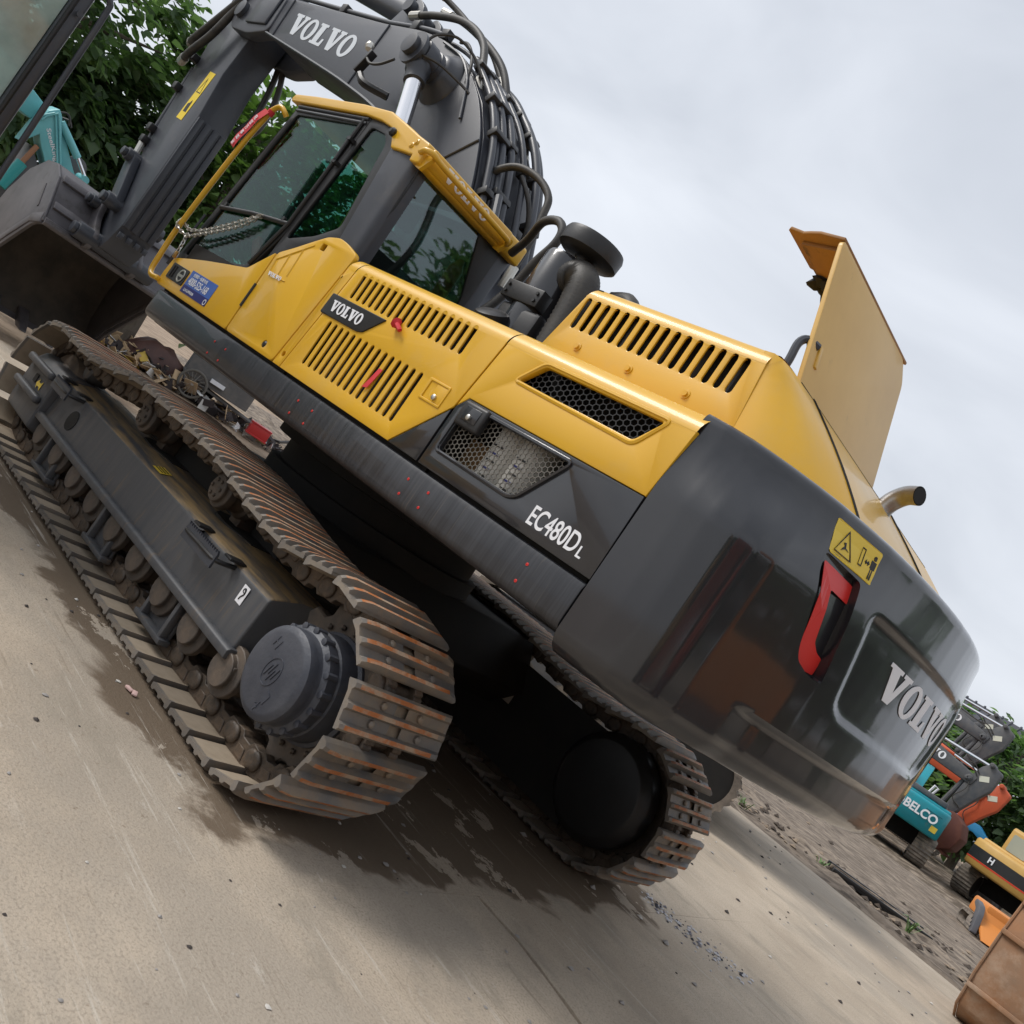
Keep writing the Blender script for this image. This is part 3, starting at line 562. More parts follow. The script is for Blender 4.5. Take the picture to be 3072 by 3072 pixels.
# open engine lid: leaning rear leaf plus forward flange
lid = MB(); T = (-2.87, 3.285); B_ = (-3.09, 2.62)
def leaf(y0, y1): return None
ld = curve_mesh([rpoly([(-1.01,0),(-1.015,.70),(-.045,.70),(.03,.60),(.03,0)], .03)], .011, .004)
ud = Vector((T[0]-B_[0], 0, T[1]-B_[1])).normalized(); lm = frame((B_[0], 0, B_[1]), (0,-1,0), ud)
lid = obj('engine_lid', fin(apply(ld, lm)), YEL2, EX)
mb = MB(); fl = [(T[0]-.012, 1.015), (-2.76, 1.018), (-2.70, 1.0), (-2.66, .985), (-2.60, 1.0), (-2.585, .985), (-2.585, .70), (-2.60, .69), (-2.60, .58), (-2.585, .57), (-2.585, .03), (T[0]-.012, -.0)]
mb.prism(fl, 'z', 3.283, 3.297); f2 = obj('lid_flange', mb.mesh('lid_flange', bev=.003), YIN, lid)
mb = MB(); mb.prism([(-2.86,.95),(-2.64,.93),(-2.64,.1),(-2.86,.1)], 'z', 3.262, 3.284); obj('lid_lining', mb.mesh('lid_lining', bev=.006), YIN, lid)
mb = MB(); 
for k in range(26): mb.lathe([(.01,-.03),(.035+.02*random.random(),0),(.01,.03)], (-2.62-.12*random.random(), .45+.22*random.random(), 3.26-.02*random.random()), (random.random()-.5,random.random()-.5,1), 7)
stuff(obj('charred_foam', mb.mesh('charred_foam'), mat('char', (.012,.011,.012), .85, bump=.6, bscale=30), lid))
mb = MB(); mb.tube(smoothpath([(-3.0, 1.03, 2.66), (-3.0, 1.03, 2.72), (-2.985, 1.02, 2.80), (-3.0, 1.0, 2.835), (-3.03, .95, 2.835)], 4), .018, 8); mb.build('lid_hinge', GRY, EX)
mb = MB(); mb.tube(smoothpath([(-3.01, 1.0, 2.82), (-3.03, .98, 2.78), (-3.05, .95, 2.73)], 4), .006, 6); mb.build('lid_cable', BLK, EX)
m3 = MB(); m3.obx((-3.03, .93, 2.80), (0,1,0), ud, ud.cross(Vector((0,1,0))), (.014, .05, .02)); obj('lid_catch', m3.mesh('lid_catch', bev=.004), YEL, lid)
# exhaust stub
mb = MB(); pts = smoothpath([(-3.13, -.15, 2.45), (-3.13, -.15, 2.60), (-3.14, -.15, 2.655), (-3.165, -.15, 2.70), (-3.205, -.14, 2.732), (-3.26, -.12, 2.745)], 5)
mb.tube(pts, .047, 20, caps=False); ex = mb.build('exhaust_pipe', mat('burnt_steel', (.5, .49, .47), .35, metal=.9, col2=(.30, .25, .21), nscale=9, namount=.9), EX)
m3 = MB(); m3.tube([pts[-1]+Vector((-.0,0,0)), pts[-4]], .042, 20); obj('exhaust_bore', m3.mesh('exhaust_bore'), DRK, ex)

# ------------------------------------------------------------------ counterweight: dense shell with pressed-in recesses
def arcx(y): return -3.838+.14*y*y
def arct(y): return -3.828+.185*y*y+.02*max(0, (abs(y)-.8)/.3)
plan_mid = [(-3.148,1.492),(-3.30,1.494),(-3.41,1.480),(-3.495,1.445),(-3.56,1.39),(-3.605,1.31)]+[(arcx(y), y) for y in [1.2-.1*k for k in range(12)]]
plan_top = [(-3.148,1.478),(-3.24,1.45),(-3.32,1.405),(-3.39,1.345),(-3.455,1.275),(-3.53,1.18)]+[(arct(y), y) for y in [1.08-.09*k for k in range(12)]]
plan_mid += [(x, -y) for x, y in reversed(plan_mid)]; plan_top += [(x, -y) for x, y in reversed(plan_top)]
def dens(pl, step=.016):
    out = []
    for a, b in zip(pl, pl[1:]):
        n = max(1, int((Vector(b)-Vector(a)).length/step))
        out += [tuple(Vector(a).lerp(Vector(b), k/n)) for k in range(n)]
    return out+[pl[-1]]
def blend(p, q, t): return [(a[0]+(b[0]-a[0])*t, a[1]+(b[1]-a[1])*t) for a, b in zip(p, q)]
REC = [(1.10,2.088),(.888,2.078),(.872,1.996),(.790,1.698),(.88,1.694),(.967,1.718),(1.0,1.758),(1.108,2.02)]
def sdf(p, poly):
    d = 9
    for i in range(len(poly)):
        a = Vector(poly[i-1]); b = Vector(poly[i]); ab = b-a; t = max(0, min(1, (Vector(p)-a).dot(ab)/ab.length_squared)); d = min(d, (Vector(p)-a-ab*t).length)
    return d if inside(p, poly) else -d
def sst(a, b, x): t = max(0, min(1, (x-a)/(b-a))); return t*t*(3-2*t)
PAN = rpoly([(.76,2.03),(.645,1.66),(.56,1.625),(-.56,1.625),(-.645,1.66),(-.76,2.03)], .06)
lv = []
z = 1.252
ins_z = lambda z: .075*(1-math.sqrt(max(0, 1-((1.34-z)/.09)**2))) if z < 1.34 else (.045*(1-math.sqrt(max(0, 1-((z-2.225)/.046)**2))) if z > 2.225 else 0)
zs = [1.252,1.256,1.262,1.27,1.28,1.295,1.31,1.325,1.34]; z = 1.35
while z < 2.225: zs.append(z); z += .014
zs += [2.225,2.235,2.245,2.254,2.261,2.266,2.269,2.270]
base_mid = dens(plan_mid); NC = len(base_mid)
def resamp(pl, n):
    ls = [0]
    for a, b in zip(pl, pl[1:]): ls.append(ls[-1]+(Vector(b)-Vector(a)).length)
    out = []; i = 0
    for k in range(n):
        d = ls[-1]*k/(n-1)
        while i < len(ls)-2 and ls[i+1] < d: i += 1
        out.append(tuple(Vector(pl[i]).lerp(Vector(pl[i+1]), (d-ls[i])/max(1e-9, ls[i+1]-ls[i]))))
    return out
pm, pt = resamp(plan_mid, NC), resamp(plan_top, NC); rings = []
for z in zs:
    t = sst(1.92, 2.25, z); pl = blend(pm, pt, t); ring = []
    for i, (x, y) in enumerate(pl):
        a = Vector(pl[max(i-1, 0)]); b = Vector(pl[min(i+1, NC-1)]); tn = (b-a).normalized(); nn = Vector((-tn.y, tn.x))   # inward
        if nn.dot(Vector((-2.5, 0))-Vector((x, y))) < 0: nn = -nn
        d = ins_z(z)
        if abs(y) < .82 and 1.55 < z < 2.1: d += .018*sst(-.012, .03, sdf((y, z), PAN))
        d += .022*sst(1.475, 1.455, z)*sst(1.12, .95, abs(y))
        ring.append((x+nn.x*d, y+nn.y*d, z))
    rings.append(ring)
mb = MB(); mb.loft(rings, caps=False, closed=False)
n0 = len(mb.v); k = len(rings)
mb.f.append(tuple(range(NC))); mb.m.append(0); mb.f.append(tuple((k-1)*NC+i for i in range(NC-1, -1, -1))); mb.m.append(0)
for j in range(k-1): mb.f.append((j*NC, (j+1)*NC, (j+1)*NC+NC-1, j*NC+NC-1)); mb.m.append(0)
cw = mb.build('counterweight', CWM, EX, smooth=40)
recd0 = lambda y, z: (lambda t: (arct(y)-arcx(y))*t)(sst(1.92, 2.25, z))+.007+max(0, 1.07-abs(y))/.3*.042
for sg in (1, -1):
    rp = rpoly(REC, .02, 3); cm = MB(); cm.loft([[(-4.3, sg*y, z) for y, z in rp], [(arcx(y)+recd0(y, z), sg*y, z) for y, z in rp]]); co = cm.build('cutter', CWM, None)
    md = cw.modifiers.new('cut', 'BOOLEAN'); md.operation = 'DIFFERENCE'; md.object = co; md.solver = 'EXACT'
    bpy.context.view_layer.update(); dg = bpy.context.evaluated_depsgraph_get(); nm_ = bpy.data.meshes.new_from_object(cw.evaluated_get(dg)); cw.modifiers.clear(); cw.data = nm_; bpy.data.objects.remove(co)
fin(cw.data, 38)
def surfx(y, z):
    r = rings[min(range(len(zs)), key=lambda i: abs(zs[i]-z))]
    for a, b in zip(r, r[1:]):
        if (a[1]-y)*(b[1]-y) <= 0 and a[0] < -3.35: return a[0]+(b[0]-a[0])*(y-a[1])/((b[1]-a[1]) or 1)
    return arcx(y)
def recd(y): return .007+max(0, 1.05-abs(y))/.3*.042
def onrear(me, off, rec=0):      # local (u,v) -> counterweight rear, u to the viewer's right
    for v in me.vertices: y = -v.co.x; v.co = ((arcx(y)+recd0(y, v.co.y) if rec else surfx(y, min(v.co.y, 2.225)))+off-v.co.z, y, v.co.y)
    me.update(); return me
def shift(me, du, dv):
    for v in me.vertices: v.co.x += du; v.co.y += dv
    return me
def subdiv(me, n=2):
    bm = bmesh.new(); bm.from_mesh(me); bmesh.ops.triangulate(bm, faces=bm.faces); bmesh.ops.subdivide_edges(bm, edges=[e for e in bm.edges if e.calc_length() > .03], cuts=n, use_grid_fill=True); bm.to_mesh(me); bm.free(); return me
obj('rear_wordmark', onrear(subdiv(shift(volvo(1.10, .152, .001), .105, 1.868)), -.003), WHT, cw)
cpoly = [(-1.092,2.060),(-.876,2.054),(-.866,1.988),(-1.004,1.990),(-.914,1.808),(-.865,1.783),(-.806,1.774),(-.800,1.708),(-.872,1.702),(-.957,1.726),(-.988,1.766)]
obj('red_reflector', onrear(subdiv(curve_mesh([rpoly(cpoly, .012)], .001)), -.004, 1), RED, cw)
sp = obj('warning_sticker', onrear(subdiv(shift(curve_mesh([rrect(-.122,.122,-.062,.062,.008)], .001), -.968, 2.155)), -.001), YLB, cw)
def outline(pl, w): 
    c = sum((Vector(p) for p in pl), Vector((0,0)))/len(pl); return [pl, [tuple(c+(Vector(p)-c)*w) for p in pl]]
obj('warning_triangle', onrear(shift(curve_mesh(outline([(-.105,-.045),(-.012,-.045),(-.058,.048)], .88), .0008), -.968, 2.155), -.0035), INK, cw)
obj('warning_pictogram', onrear(shift(curve_mesh([[(-.075,-.03),(-.06,-.01),(-.068,.0),(-.055,.005),(-.05,-.012),(-.035,-.02),(-.055,-.018)]], .0008), -.968, 2.155), -.0035), INK, cw)
for lp in (ell(.098,.030,.008,.009,10), [(.085,.018),(.112,.018),(.112,-.012),(.106,-.012),(.106,-.05),(.100,-.05),(.100,-.014),(.096,-.014),(.096,-.05),(.090,-.05),(.090,-.012),(.085,-.012)], [(.052,-.002),(.06,.008),(.06,.002),(.07,.002),(.07,.008),(.078,-.002),(.07,-.012),(.07,-.006),(.06,-.006),(.06,-.012)]):
    obj('sticker_figure', onrear(shift(curve_mesh([lp], .0008), -.968, 2.155), -.0035), INK, cw)
obj('sticker_box', onrear(shift(curve_mesh(outline([(.022,-.03),(.04,-.03),(.04,.035),(.022,.035)], .86), .0008), -.968, 2.155), -.0035), INK, cw)
# ------------------------------------------------------------------ cab
CY, CR = 1.45, .53       # left and right faces of the cab
def cabplate(name, outer, hole, y, m, parent, th=.03): return plateY(name, outer, [hole] if hole else [], y, th, .005, m, parent)
frontO = rpoly([(1.30,1.765),(1.065,3.045),(.155,3.085),(.20,2.45),(.235,2.20),(.36,1.93),(.30,1.90),(.78,1.82),(1.20,1.735)], .03)
frontG = rpoly([(1.225,1.80),(1.025,2.975),(.225,3.015),(.265,2.45),(.29,2.24),(.415,1.935),(.80,1.865)], .03)
cf_ = cabplate('cab_door', frontO, frontG, CY, BLK, EX)
def pane(name, poly, y, m, parent, th=.006): return plateY(name, poly, [], y, th, 0, m, parent)
pane('door_glass', frontG, CY-.012, GLS, cf_)
m3 = MB(); m3.tube([(.205, CY+.008, 3.05), (.245, CY+.008, 2.28), (.37, CY+.008, 1.95)], .014, 8); obj('door_seal', m3.mesh('door_seal'), BLK, cf_)
for z0, z1 in ((3.065, 3.05), (3.035, 3.02)): m3 = MB(); m3.tube([(1.06, CY+.004, z0-.03), (.17, CY+.004, z1+.012)], .009, 8); obj('top_rail', m3.mesh('top_rail'), GRY, cf_)
m3 = MB(); m3.tube([(1.15, CY+.006, 2.195), (.7, CY+.010, 2.245), (.25, CY+.006, 2.275)], .016, 8); obj('window_bar', m3.mesh('window_bar', smooth=60), BLK, cf_)
for x, z in ((1.10, 2.225), (.32, 2.29)): m3 = MB(); m3.lathe([(.018,0),(.018,.02)], (x, CY, z), (0,1,0), 10); obj('window_stop', m3.mesh('window_stop'), BLK, cf_)
m3 = MB(); m3.tube([(.175, CY+.035, 2.88), (.165, CY+.04, 2.74)], .012, 8); m3.bx(.15, .19, CY, CY+.045, 2.885, 2.905); m3.bx(.145, .185, CY, CY+.045, 2.72, 2.74); obj('door_pull', m3.mesh('door_pull'), BLK, cf_)
quO = rpoly([(.15,3.085),(-.10,3.07),(-.24,2.98),(-.26,2.90),(-.345,2.31),(-.10,2.18),(.245,2.02),(.215,2.40)], .03); quG = rpoly([(.10,3.02),(-.09,2.995),(-.155,2.93),(-.165,2.85),(-.265,2.38),(-.08,2.275),(.19,2.19),(.165,2.42)], .04)
q_ = cabplate('quarter_frame', quO, quG, CY, BLK, EX); pane('quarter_glass', quG, CY-.012, GLS, q_)
# corner pillar, rounded to the rear
rg = []
for z in (2.24, 2.30, 2.6, 2.90, 2.97):
    t = (z-2.3)/.6; xf = -.345+.10*t; xr = -.535+.02*t
    rg.append([(xf, CY+.006, z), (xf-.10, CY+.006, z), (xr+.04, CY-.006, z), (xr+.012, CY-.022, z), (xr, CY-.06, z), (xr, CY-.12, z), (xr+.06, CY-.12, z), (xf, CY-.04, z)])
mb = MB(); mb.loft(rg); mb.build('corner_pillar', GRY, EX, smooth=45)
# rear wall frame with its window
def plateX(name, outer, holes, x, th, bev, m, parent):     # outline (y,z), seen from behind
    me = curve_mesh([[(-p[0], p[1]) for p in lp] for lp in [outer]+list(holes)], th/2, bev); return obj(name, fin(apply(me, frame((x+th/2, 0, 0), (0,-1,0), (0,0,1)))), m, parent)
rw = plateX('cab_rear_frame', [(1.40,2.0),(1.40,2.92),(CR,2.92),(CR,2.0)], [rpoly([(1.375,2.20),(1.385,2.87),(.83,2.885),(.66,2.50),(.64,2.20)], .03)], -.525, .03, .004, BLK, EX)
me = curve_mesh([[(-p[0], p[1]) for p in [(1.39,2.18),(1.39,2.89),(.82,2.895),(.64,2.5),(.63,2.18)]]], .003); obj('rear_glass', apply(me, frame((-.512, 0, 0), (0,-1,0), (0,0,1))), GLR, rw)
mb = MB(); mb.bx(-.53, -.47, CR-.02, CR+.09, 2.0, 2.95); mb.build('rear_post', GRY, EX, bev=.02)
m3 = MB(); m3.bx(-.532, -.524, .84, 1.39, 2.885, 2.915); obj('rear_header', m3.mesh('rear_header', bev=.003), GRY, rw)
# right side wall, front posts, windscreen and floor
rs = cabplate('right_frame', rpoly([(1.30,1.6),(1.065,3.045),(-.50,3.0),(-.52,1.6)], .02), rpoly([(1.17,1.95),(1.0,2.97),(-.42,2.93),(-.44,1.95)], .03), CR, BLK, EX); pane('right_glass', rpoly([(1.17,1.95),(1.0,2.97),(-.42,2.93),(-.44,1.95)], .03), CR-.01, GLS, rs)
for y in (CY-.03, CR+.03): mb = MB(); mb.tube([(1.29, y, 1.72), (1.19, y, 2.4), (1.075, y, 3.03)], .028, 10); mb.build('front_post', BLK, EX)
mb = MB(); mb.loft([[(x, y, z) for x, z in ((1.275, 1.75), (1.07, 3.0))] + [(x-.006, y, z) for x, z in ((1.07, 3.0), (1.275, 1.75))] for y in (CR+.05, CY-.06)]); mb.build('windscreen', GLS, EX)
mb = MB(); mb.bx(-.50, 1.2, CR, 1.40, 1.50, 1.60); mb.build('cab_floor', DRK, EX)
# interior: seat, console, levers
mb = MB(); mb.bx(.05, .55, .82, 1.24, 1.98, 2.12); st_ = mb.build('operator_seat', SEAT, EX, bev=.05, seg=3)
m3 = MB(); m3.loft([[(x0, y, z) for x0, z in ((.06, 2.05), (-.02, 2.62), (-.10, 2.62), (-.06, 2.05))] for y in (.83, 1.23)]); obj('seat_back', m3.mesh('seat_back', bev=.05, seg=3), SEAT, st_)
m3 = MB(); m3.bx(-.10, -.03, .93, 1.13, 2.66, 2.82); obj('headrest', m3.mesh('headrest', bev=.03, seg=3), SEAT, st_)
for y in (.68, 1.34): mb = MB(); mb.bx(.1, .6, y-.06, y+.06, 2.12, 2.26); cs = mb.build('console', BLK, EX, bev=.03); m3 = MB(); m3.tube([(.55, y, 2.25), (.58, y, 2.42)], .02, 8); obj('joystick', m3.mesh('joystick'), BLK, cs)
m3 = MB(); m3.obx((.45, 1.40, 2.02), (1,0,.8), (0,1,0), (-.8,0,1), (.16, .02, .035)); m3.build('red_lockout_lever', RED, EX, bev=.01)
m3 = MB(); m3.lathe([(.045,0),(.05,.02),(.05,.25),(.03,.29),(.02,.32)], (-.36, .70, 2.40), (0,0,1), 14); m3.build('fire_extinguisher', RED, EX)
m3 = MB(); m3.tube([(.9, .75, 2.0), (.95, .8, 2.95)], .012, 6); m3.build('yellow_grab_bar', YEL, EX)
# roof cap
prof = [(1.175,3.055),(1.19,3.08),(1.17,3.112),(.9,3.128),(.3,3.148),(-.05,3.14),(-.25,3.09),(-.45,3.03),(-.585,3.0),(-.60,2.985),(-.60,2.875),(-.575,2.868),(-.505,2.872),(-.50,2.91),(-.265,2.915),(-.235,2.95),(-.15,3.035),(0,3.068),(.2,3.082),(.7,3.068)]
mb = MB(); mb.loft([[(x*(1-.0)+(0 if abs(y-1.0) < .4 else -.008*(1 if x > 0 else -1)), y, z-(0 if abs(y-1.0) < .4 else .006) if z > 3.04 else z) for x, z in prof] for y in (.50, .56, 1.40, 1.475)]); rf = mb.build('cab_roof', YEL, EX, bev=.012, seg=3)
mb = MB(); mb.bx(-.62, -.505, .68, 1.44, 2.885, 2.995); obj('roof_rear_band', mb.mesh('roof_rear_band', bev=.02, seg=3), YEL, rf)
me = volvo(.40, .075, .001); obj('roof_wordmark', apply(me, frame((-.622, 1.11, 2.94), (0,-1,0), (0,0,1))), WHT, rf)
mb = MB(); mb.tube(smoothpath([(-.56, 1.478, 2.935), (-.62, 1.49, 2.945), (-.665, 1.46, 2.945), (-.67, 1.38, 2.935), (-.67, 1.1, 2.93), (-.67, .80, 2.925), (-.665, .73, 2.92), (-.63, .70, 2.91), (-.60, .70, 2.91)], 4), .017, 10); obj('roof_handrail', mb.mesh('roof_handrail', smooth=60), YEL, rf)
for y in (1.44, .70): m3 = MB(); m3.prism([(-.55, 2.86), (-.55, 2.93), (-.66, 2.945), (-.66, 2.92), (-.60, 2.85)], 'y', y-.012, y+.012); obj('rail_bracket', m3.mesh('rail_bracket'), YEL, rf)
for x, z, m_ in ((-.20, 3.005, BLK),): m3 = MB(); m3.lathe([(.026,0),(.026,.02),(.014,.034)], (x, 1.47, z), (0,1,0), 12); obj('roof_plug', m3.mesh('roof_plug'), m_, rf)
for x, z in ((-.47, 2.985), (-.44, 2.96)): m3 = MB(); m3.lathe([(.02,0),(.02,.008),(.012,.012),(.012,.016)], (x, 1.47, z), (0,1,0), 10); obj('roof_bolt', m3.mesh('roof_bolt'), YEL, rf)
# yellow grab rail by the door
mb = MB(); mb.tube(smoothpath([(1.235, 1.50, 1.565), (1.30, 1.52, 1.560), (1.352, 1.52, 1.60), (1.366, 1.52, 1.70), (1.378, 1.52, 1.954), (1.306, 1.52, 2.584), (1.235, 1.52, 2.86), (1.20, 1.52, 2.93), (1.15, 1.51, 2.965), (1.10, 1.49, 2.945), (1.09, 1.47, 2.93)], 4), .019, 12); mb.build('grab_rail', YEL, EX, smooth=60)
m3 = MB(); m3.bx(1.205, 1.245, 1.48, 1.52, 1.545, 1.58); m3.build('rail_foot', YEL, EX, bev=.008)
m3 = MB(); m3.tube([(1.245, 1.475, 2.10), (1.30, 1.475, 1.68)], .010, 8); m3.build('wiper_rod', GRY, EX)
# air intake group behind the cab
mb = MB(); mb.lathe([(.11,0),(.14,.02),(.14,.54),(.13,.56),(.10,.57)], (-1.47, .93, 2.28), (0,0,1), 28); ac = mb.build('air_cleaner', CWM, EX)
mb = MB(); mb.lathe([(.05,0),(.05,.06),(.055,.07),(.06,.075),(.155,.088),(.172,.10),(.176,.165),(.168,.185),(.145,.19)], (-1.545, .93, 2.80), (0,0,1), 36); obj('rain_cap', mb.mesh('rain_cap'), BLK, ac)
mb = MB(); pts = smoothpath([(-1.56, .96, 2.74), (-1.63, .97, 2.765), (-1.70, .98, 2.72), (-1.74, .98, 2.60), (-1.76, .98, 2.42), (-1.77, .98, 2.25)], 14); mb.tube(pts, [.085+(.005 if k % 2 else 0) for k in range(len(pts))], 18); obj('intake_hose', mb.mesh('intake_hose', smooth=60), RUB, ac)
mb = MB(); mb.tube(smoothpath([(-1.80, .85, 2.75), (-1.90, .85, 2.77), (-1.98, .86, 2.70), (-2.0, .86, 2.6)], 5), .05, 12); obj('outlet_hose', mb.mesh('outlet_hose', smooth=60), RUB, ac)
mb = MB(); mb.bx(-1.60, -1.31, 1.00, 1.08, 2.50, 2.60); bk = mb.build('intake_bracket', BLK, EX, bev=.008)
for x in (-1.34, -1.57):
    for z in (2.53, 2.57): m3 = MB(); m3.lathe([(.01,0),(.01,.01)], (x, 1.08, z), (0,1,0), 6); obj('bracket_bolt', m3.mesh('bracket_bolt'), BLK, bk)
mb = MB(); mb.bx(-1.65, -1.33, .96, 1.06, 2.25, 2.49); mb.build('pump_housing', BLK, EX, bev=.03)
mb = MB(); mb.lathe([(.09,0),(.09,.07),(.07,.08)], (-1.40, 1.08, 2.32), (0,.6,1), 18); mb.build('filler_cap', BLK, EX)
mb = MB(); mb.lathe([(.09,0),(.10,.02),(.10,.06)], (-1.80, 1.0, 2.28), (0,0,1), 18); mb.build('hose_clamp', ZNC, EX)
mb = MB(); mb.tube(smoothpath([(-.62, .62, 2.90), (-.75, .68, 2.99), (-.90, .78, 3.075), (-1.03, .80, 3.10), (-1.11, .80, 3.05), (-1.12, .80, 2.96), (-1.07, .80, 2.83), (-1.03, .80, 2.66), (-1.0, .85, 2.45), (-.96, .95, 2.28)], 6), .026, 12); mb.build('cab_hose', RUB, EX, smooth=60)
mb = MB(); mb.bx(-2.0, -.7, -1.2, 1.32, 2.18, 2.27); mb.build('body_top', BLK, EX)
# chain lashed from the grab rail to the window bar, ribbons
def chain(path, name):
    P_ = smoothpath(path, 10); mb = MB(); acc = 0; k = 0; step = .030; ls = [0]
    for a, b in zip(P_, P_[1:]): ls.append(ls[-1]+(b-a).length)
    d = 0
    while d < ls[-1]:
        i = max(j for j in range(len(ls)-1) if ls[j] <= d); p = P_[i].lerp(P_[i+1], (d-ls[i])/max(1e-6, ls[i+1]-ls[i])); t = (P_[i+1]-P_[i]).normalized()
        u = t.orthogonal().normalized(); u = Matrix.Rotation(PI/2*(k % 2)+.4, 3, t) @ u
        mb.tube([p+t*.021*math.cos(a)+u*.012*math.sin(a) for a in [2*PI*q/10 for q in range(11)]], .0042, 5, caps=False); d += step; k += 1
    return mb
c1 = chain([(1.40, 1.525, 1.985), (1.345, 1.545, 1.93), (1.22, 1.51, 1.91), (1.08, 1.50, 1.96), (.85, 1.49, 2.06), (.68, 1.48, 2.15), (.56, 1.475, 2.245)], 'chain')
c2 = chain([(1.36, 1.50, 1.975), (1.25, 1.50, 1.955), (1.08, 1.49, 2.0), (.85, 1.485, 2.10), (.68, 1.48, 2.19), (.56, 1.475, 2.25)], 'chain'); c1.add(c2.v, c2.f)
c3 = chain([(1.22, 1.51, 1.91), (1.20, 1.51, 1.86), (1.19, 1.51, 1.80), (1.195, 1.51, 1.77)], 'chain'); c1.add(c3.v, c3.f)
stuff_c = c1.build('chain', ZNC, None); tag(stuff_c, 'steel link chain looped from the yellow grab rail to the cab window', 'chain'); stuff_c['kind'] = 'stuff'
m3 = MB(); m3.bx(1.175, 1.205, 1.50, 1.52, 1.735, 1.785); pl = m3.build('padlock', mat('brass', (.5,.3,.1), .4, metal=.8), None, bev=.006); tag(pl, 'small brass padlock hanging from the chain by the cab door', 'padlock')
def strip(pts, w, name, m, th=.002):
    mb = MB(); R_ = []
    for p, u in pts: p = Vector(p); u = Vector(u).normalized()*w/2; n_ = Vector((0,th,0)); R_.append([p-u, p+u, p+u+n_, p-u+n_])
    mb.loft(R_); return mb.build(name, m, None)
rb_ = strip([((1.215, 1.545, 2.90), (1,0,.3)), ((1.27, 1.555, 2.82), (1,0,.25)), ((1.30, 1.552, 2.74), (1,0,.2)), ((1.33, 1.558, 2.66), (1,0,.2)), ((1.355, 1.55, 2.59), (1,0,.35))], .085, 'ribbon', REDC)
tag(rb_, 'red cloth ribbon with white lettering tied round the yellow grab rail', 'ribbon')
m3 = MB(); m3.tube([(1.205, 1.52, 2.92), (1.215, 1.52, 2.885)], .026, 10); obj('knot', m3.mesh('knot'), REDC, rb_)
for k, ch in enumerate('祝您万事如意'):
    obj('lettering', apply(letter_mesh(ch, .040, .036, .01, .0006), frame((1.262+.0165*k, 1.5635, 2.825-.042*k), (-.93,0,-.32), (-.32,0,.93))), WHT, rb_)
m3 = MB(); m3.lathe([(.012,-.02),(.03,0),(.012,.02)], (-1.335, S+.02, 2.03), (1,0,.3), 8); m3.tube([(-1.335, S+.02, 2.03), (-1.37, S+.03, 2.02), (-1.40, S+.025, 2.005)], .012, 6); kn = m3.build('ribbon_knot', REDC, None); tag(kn, 'red ribbon knot tied through the upper louvre slots', 'ribbon')
m3 = MB(); m3.loft([[(-1.415,S+.006,1.80),(-1.445,S+.006,1.80),(-1.445,S+.009,1.80),(-1.415,S+.009,1.80)], [(-1.405,S+.012,1.73),(-1.44,S+.012,1.74),(-1.44,S+.015,1.74),(-1.405,S+.015,1.73)], [(-1.385,S+.010,1.68),(-1.425,S+.010,1.69),(-1.425,S+.013,1.69),(-1.385,S+.013,1.68)]]); rt = m3.build('ribbon_tail', REDC, None); tag(rt, 'short red ribbon tail hanging from the lower louvre slots', 'ribbon')
# ------------------------------------------------------------------ boom, arm, bucket
BL, BR = .38, -.32
low = [(.35,2.0),(.75,2.55),(1.15,3.05),(1.55,3.42),(1.95,3.65),(2.38,3.805),(3.0,3.95),(3.55,4.06),(5.2,4.36)]
top = [(5.25,4.80),(3.05,4.60),(2.40,4.57),(1.97,4.50),(1.64,4.39),(1.38,4.25),(1.06,4.04),(.78,3.77),(.55,3.45),(.22,2.9),(-.12,2.2),(-.1,2.0)]
mb = MB(); mb.prism(low+top, 'y', BR+.04, BL-.04); bm_ = mb.build('boom', GRY, EX, bev=.008)
for y in (BL, BR):
    me = curve_mesh([[(-p[0], p[1]) for p in rpoly([(x+.0, z) for x, z in low+top], .15)]], .012, .003); obj('boom_side_plate', fin(apply(me, frame((0, y-(.012 if y > 0 else -.012), 0), (-1,0,0), (0,0,1)))), GRY, bm_)
    m3 = MB(); m3.tube([(x, y+(.004 if y > 0 else -.004), z) for x, z in ((2.97,3.955),(2.945,4.59))], .010, 6); obj('weld_seam', m3.mesh('weld_seam'), GRY, bm_)
    m3 = MB(); m3.tube([(x, y+(.004 if y > 0 else -.004), z) for x, z in ((1.12,3.40),(.74,3.71))], .010, 6); obj('weld_seam', m3.mesh('weld_seam'), GRY, bm_)
    m3 = MB(); m3.tube([(x, y+(.004 if y > 0 else -.004), z) for x, z in ((5.0,4.33),(5.03,4.77))], .010, 6); obj('weld_seam', m3.mesh('weld_seam'), GRY, bm_)
m3 = MB(); m3.tube(smoothpath([(x, BL-.004, z-.006) for x, z in low[4:]], 4), .016, 6); obj('boom_lower_bead', m3.mesh('boom_lower_bead'), GRY, bm_)
wm = volvo(1.50, .245, .0015); obj('boom_wordmark', apply(wm, frame((4.03, BL+.002, 4.405), (-1.5,0,-.20), (-.13,0,1))), mat('faded_white', (.62,.66,.70), .5), bm_)
# boom head castings holding the arm
for y0, y1 in ((.25, .40), (-.34, -.17)):
    m3 = MB(); m3.prism(rpoly([(5.15,4.36),(5.2,4.80),(5.75,4.86),(6.15,4.80),(6.25,4.55),(6.10,4.35),(5.6,4.30)], .08), 'y', y0, y1); obj('boom_head', m3.mesh('boom_head', bev=.02), GRY, bm_)
m3 = MB(); m3.bx(5.25, 5.75, .395, .43, 4.42, 4.84); obj('head_cover', m3.mesh('head_cover', bev=.03), GRY, bm_)
m3 = MB(); m3.lathe([(.10,0),(.10,.05),(.06,.06)], (6.02, .40, 4.57), (0,1,0), 20); obj('head_pin', m3.mesh('head_pin'), GRY, bm_)
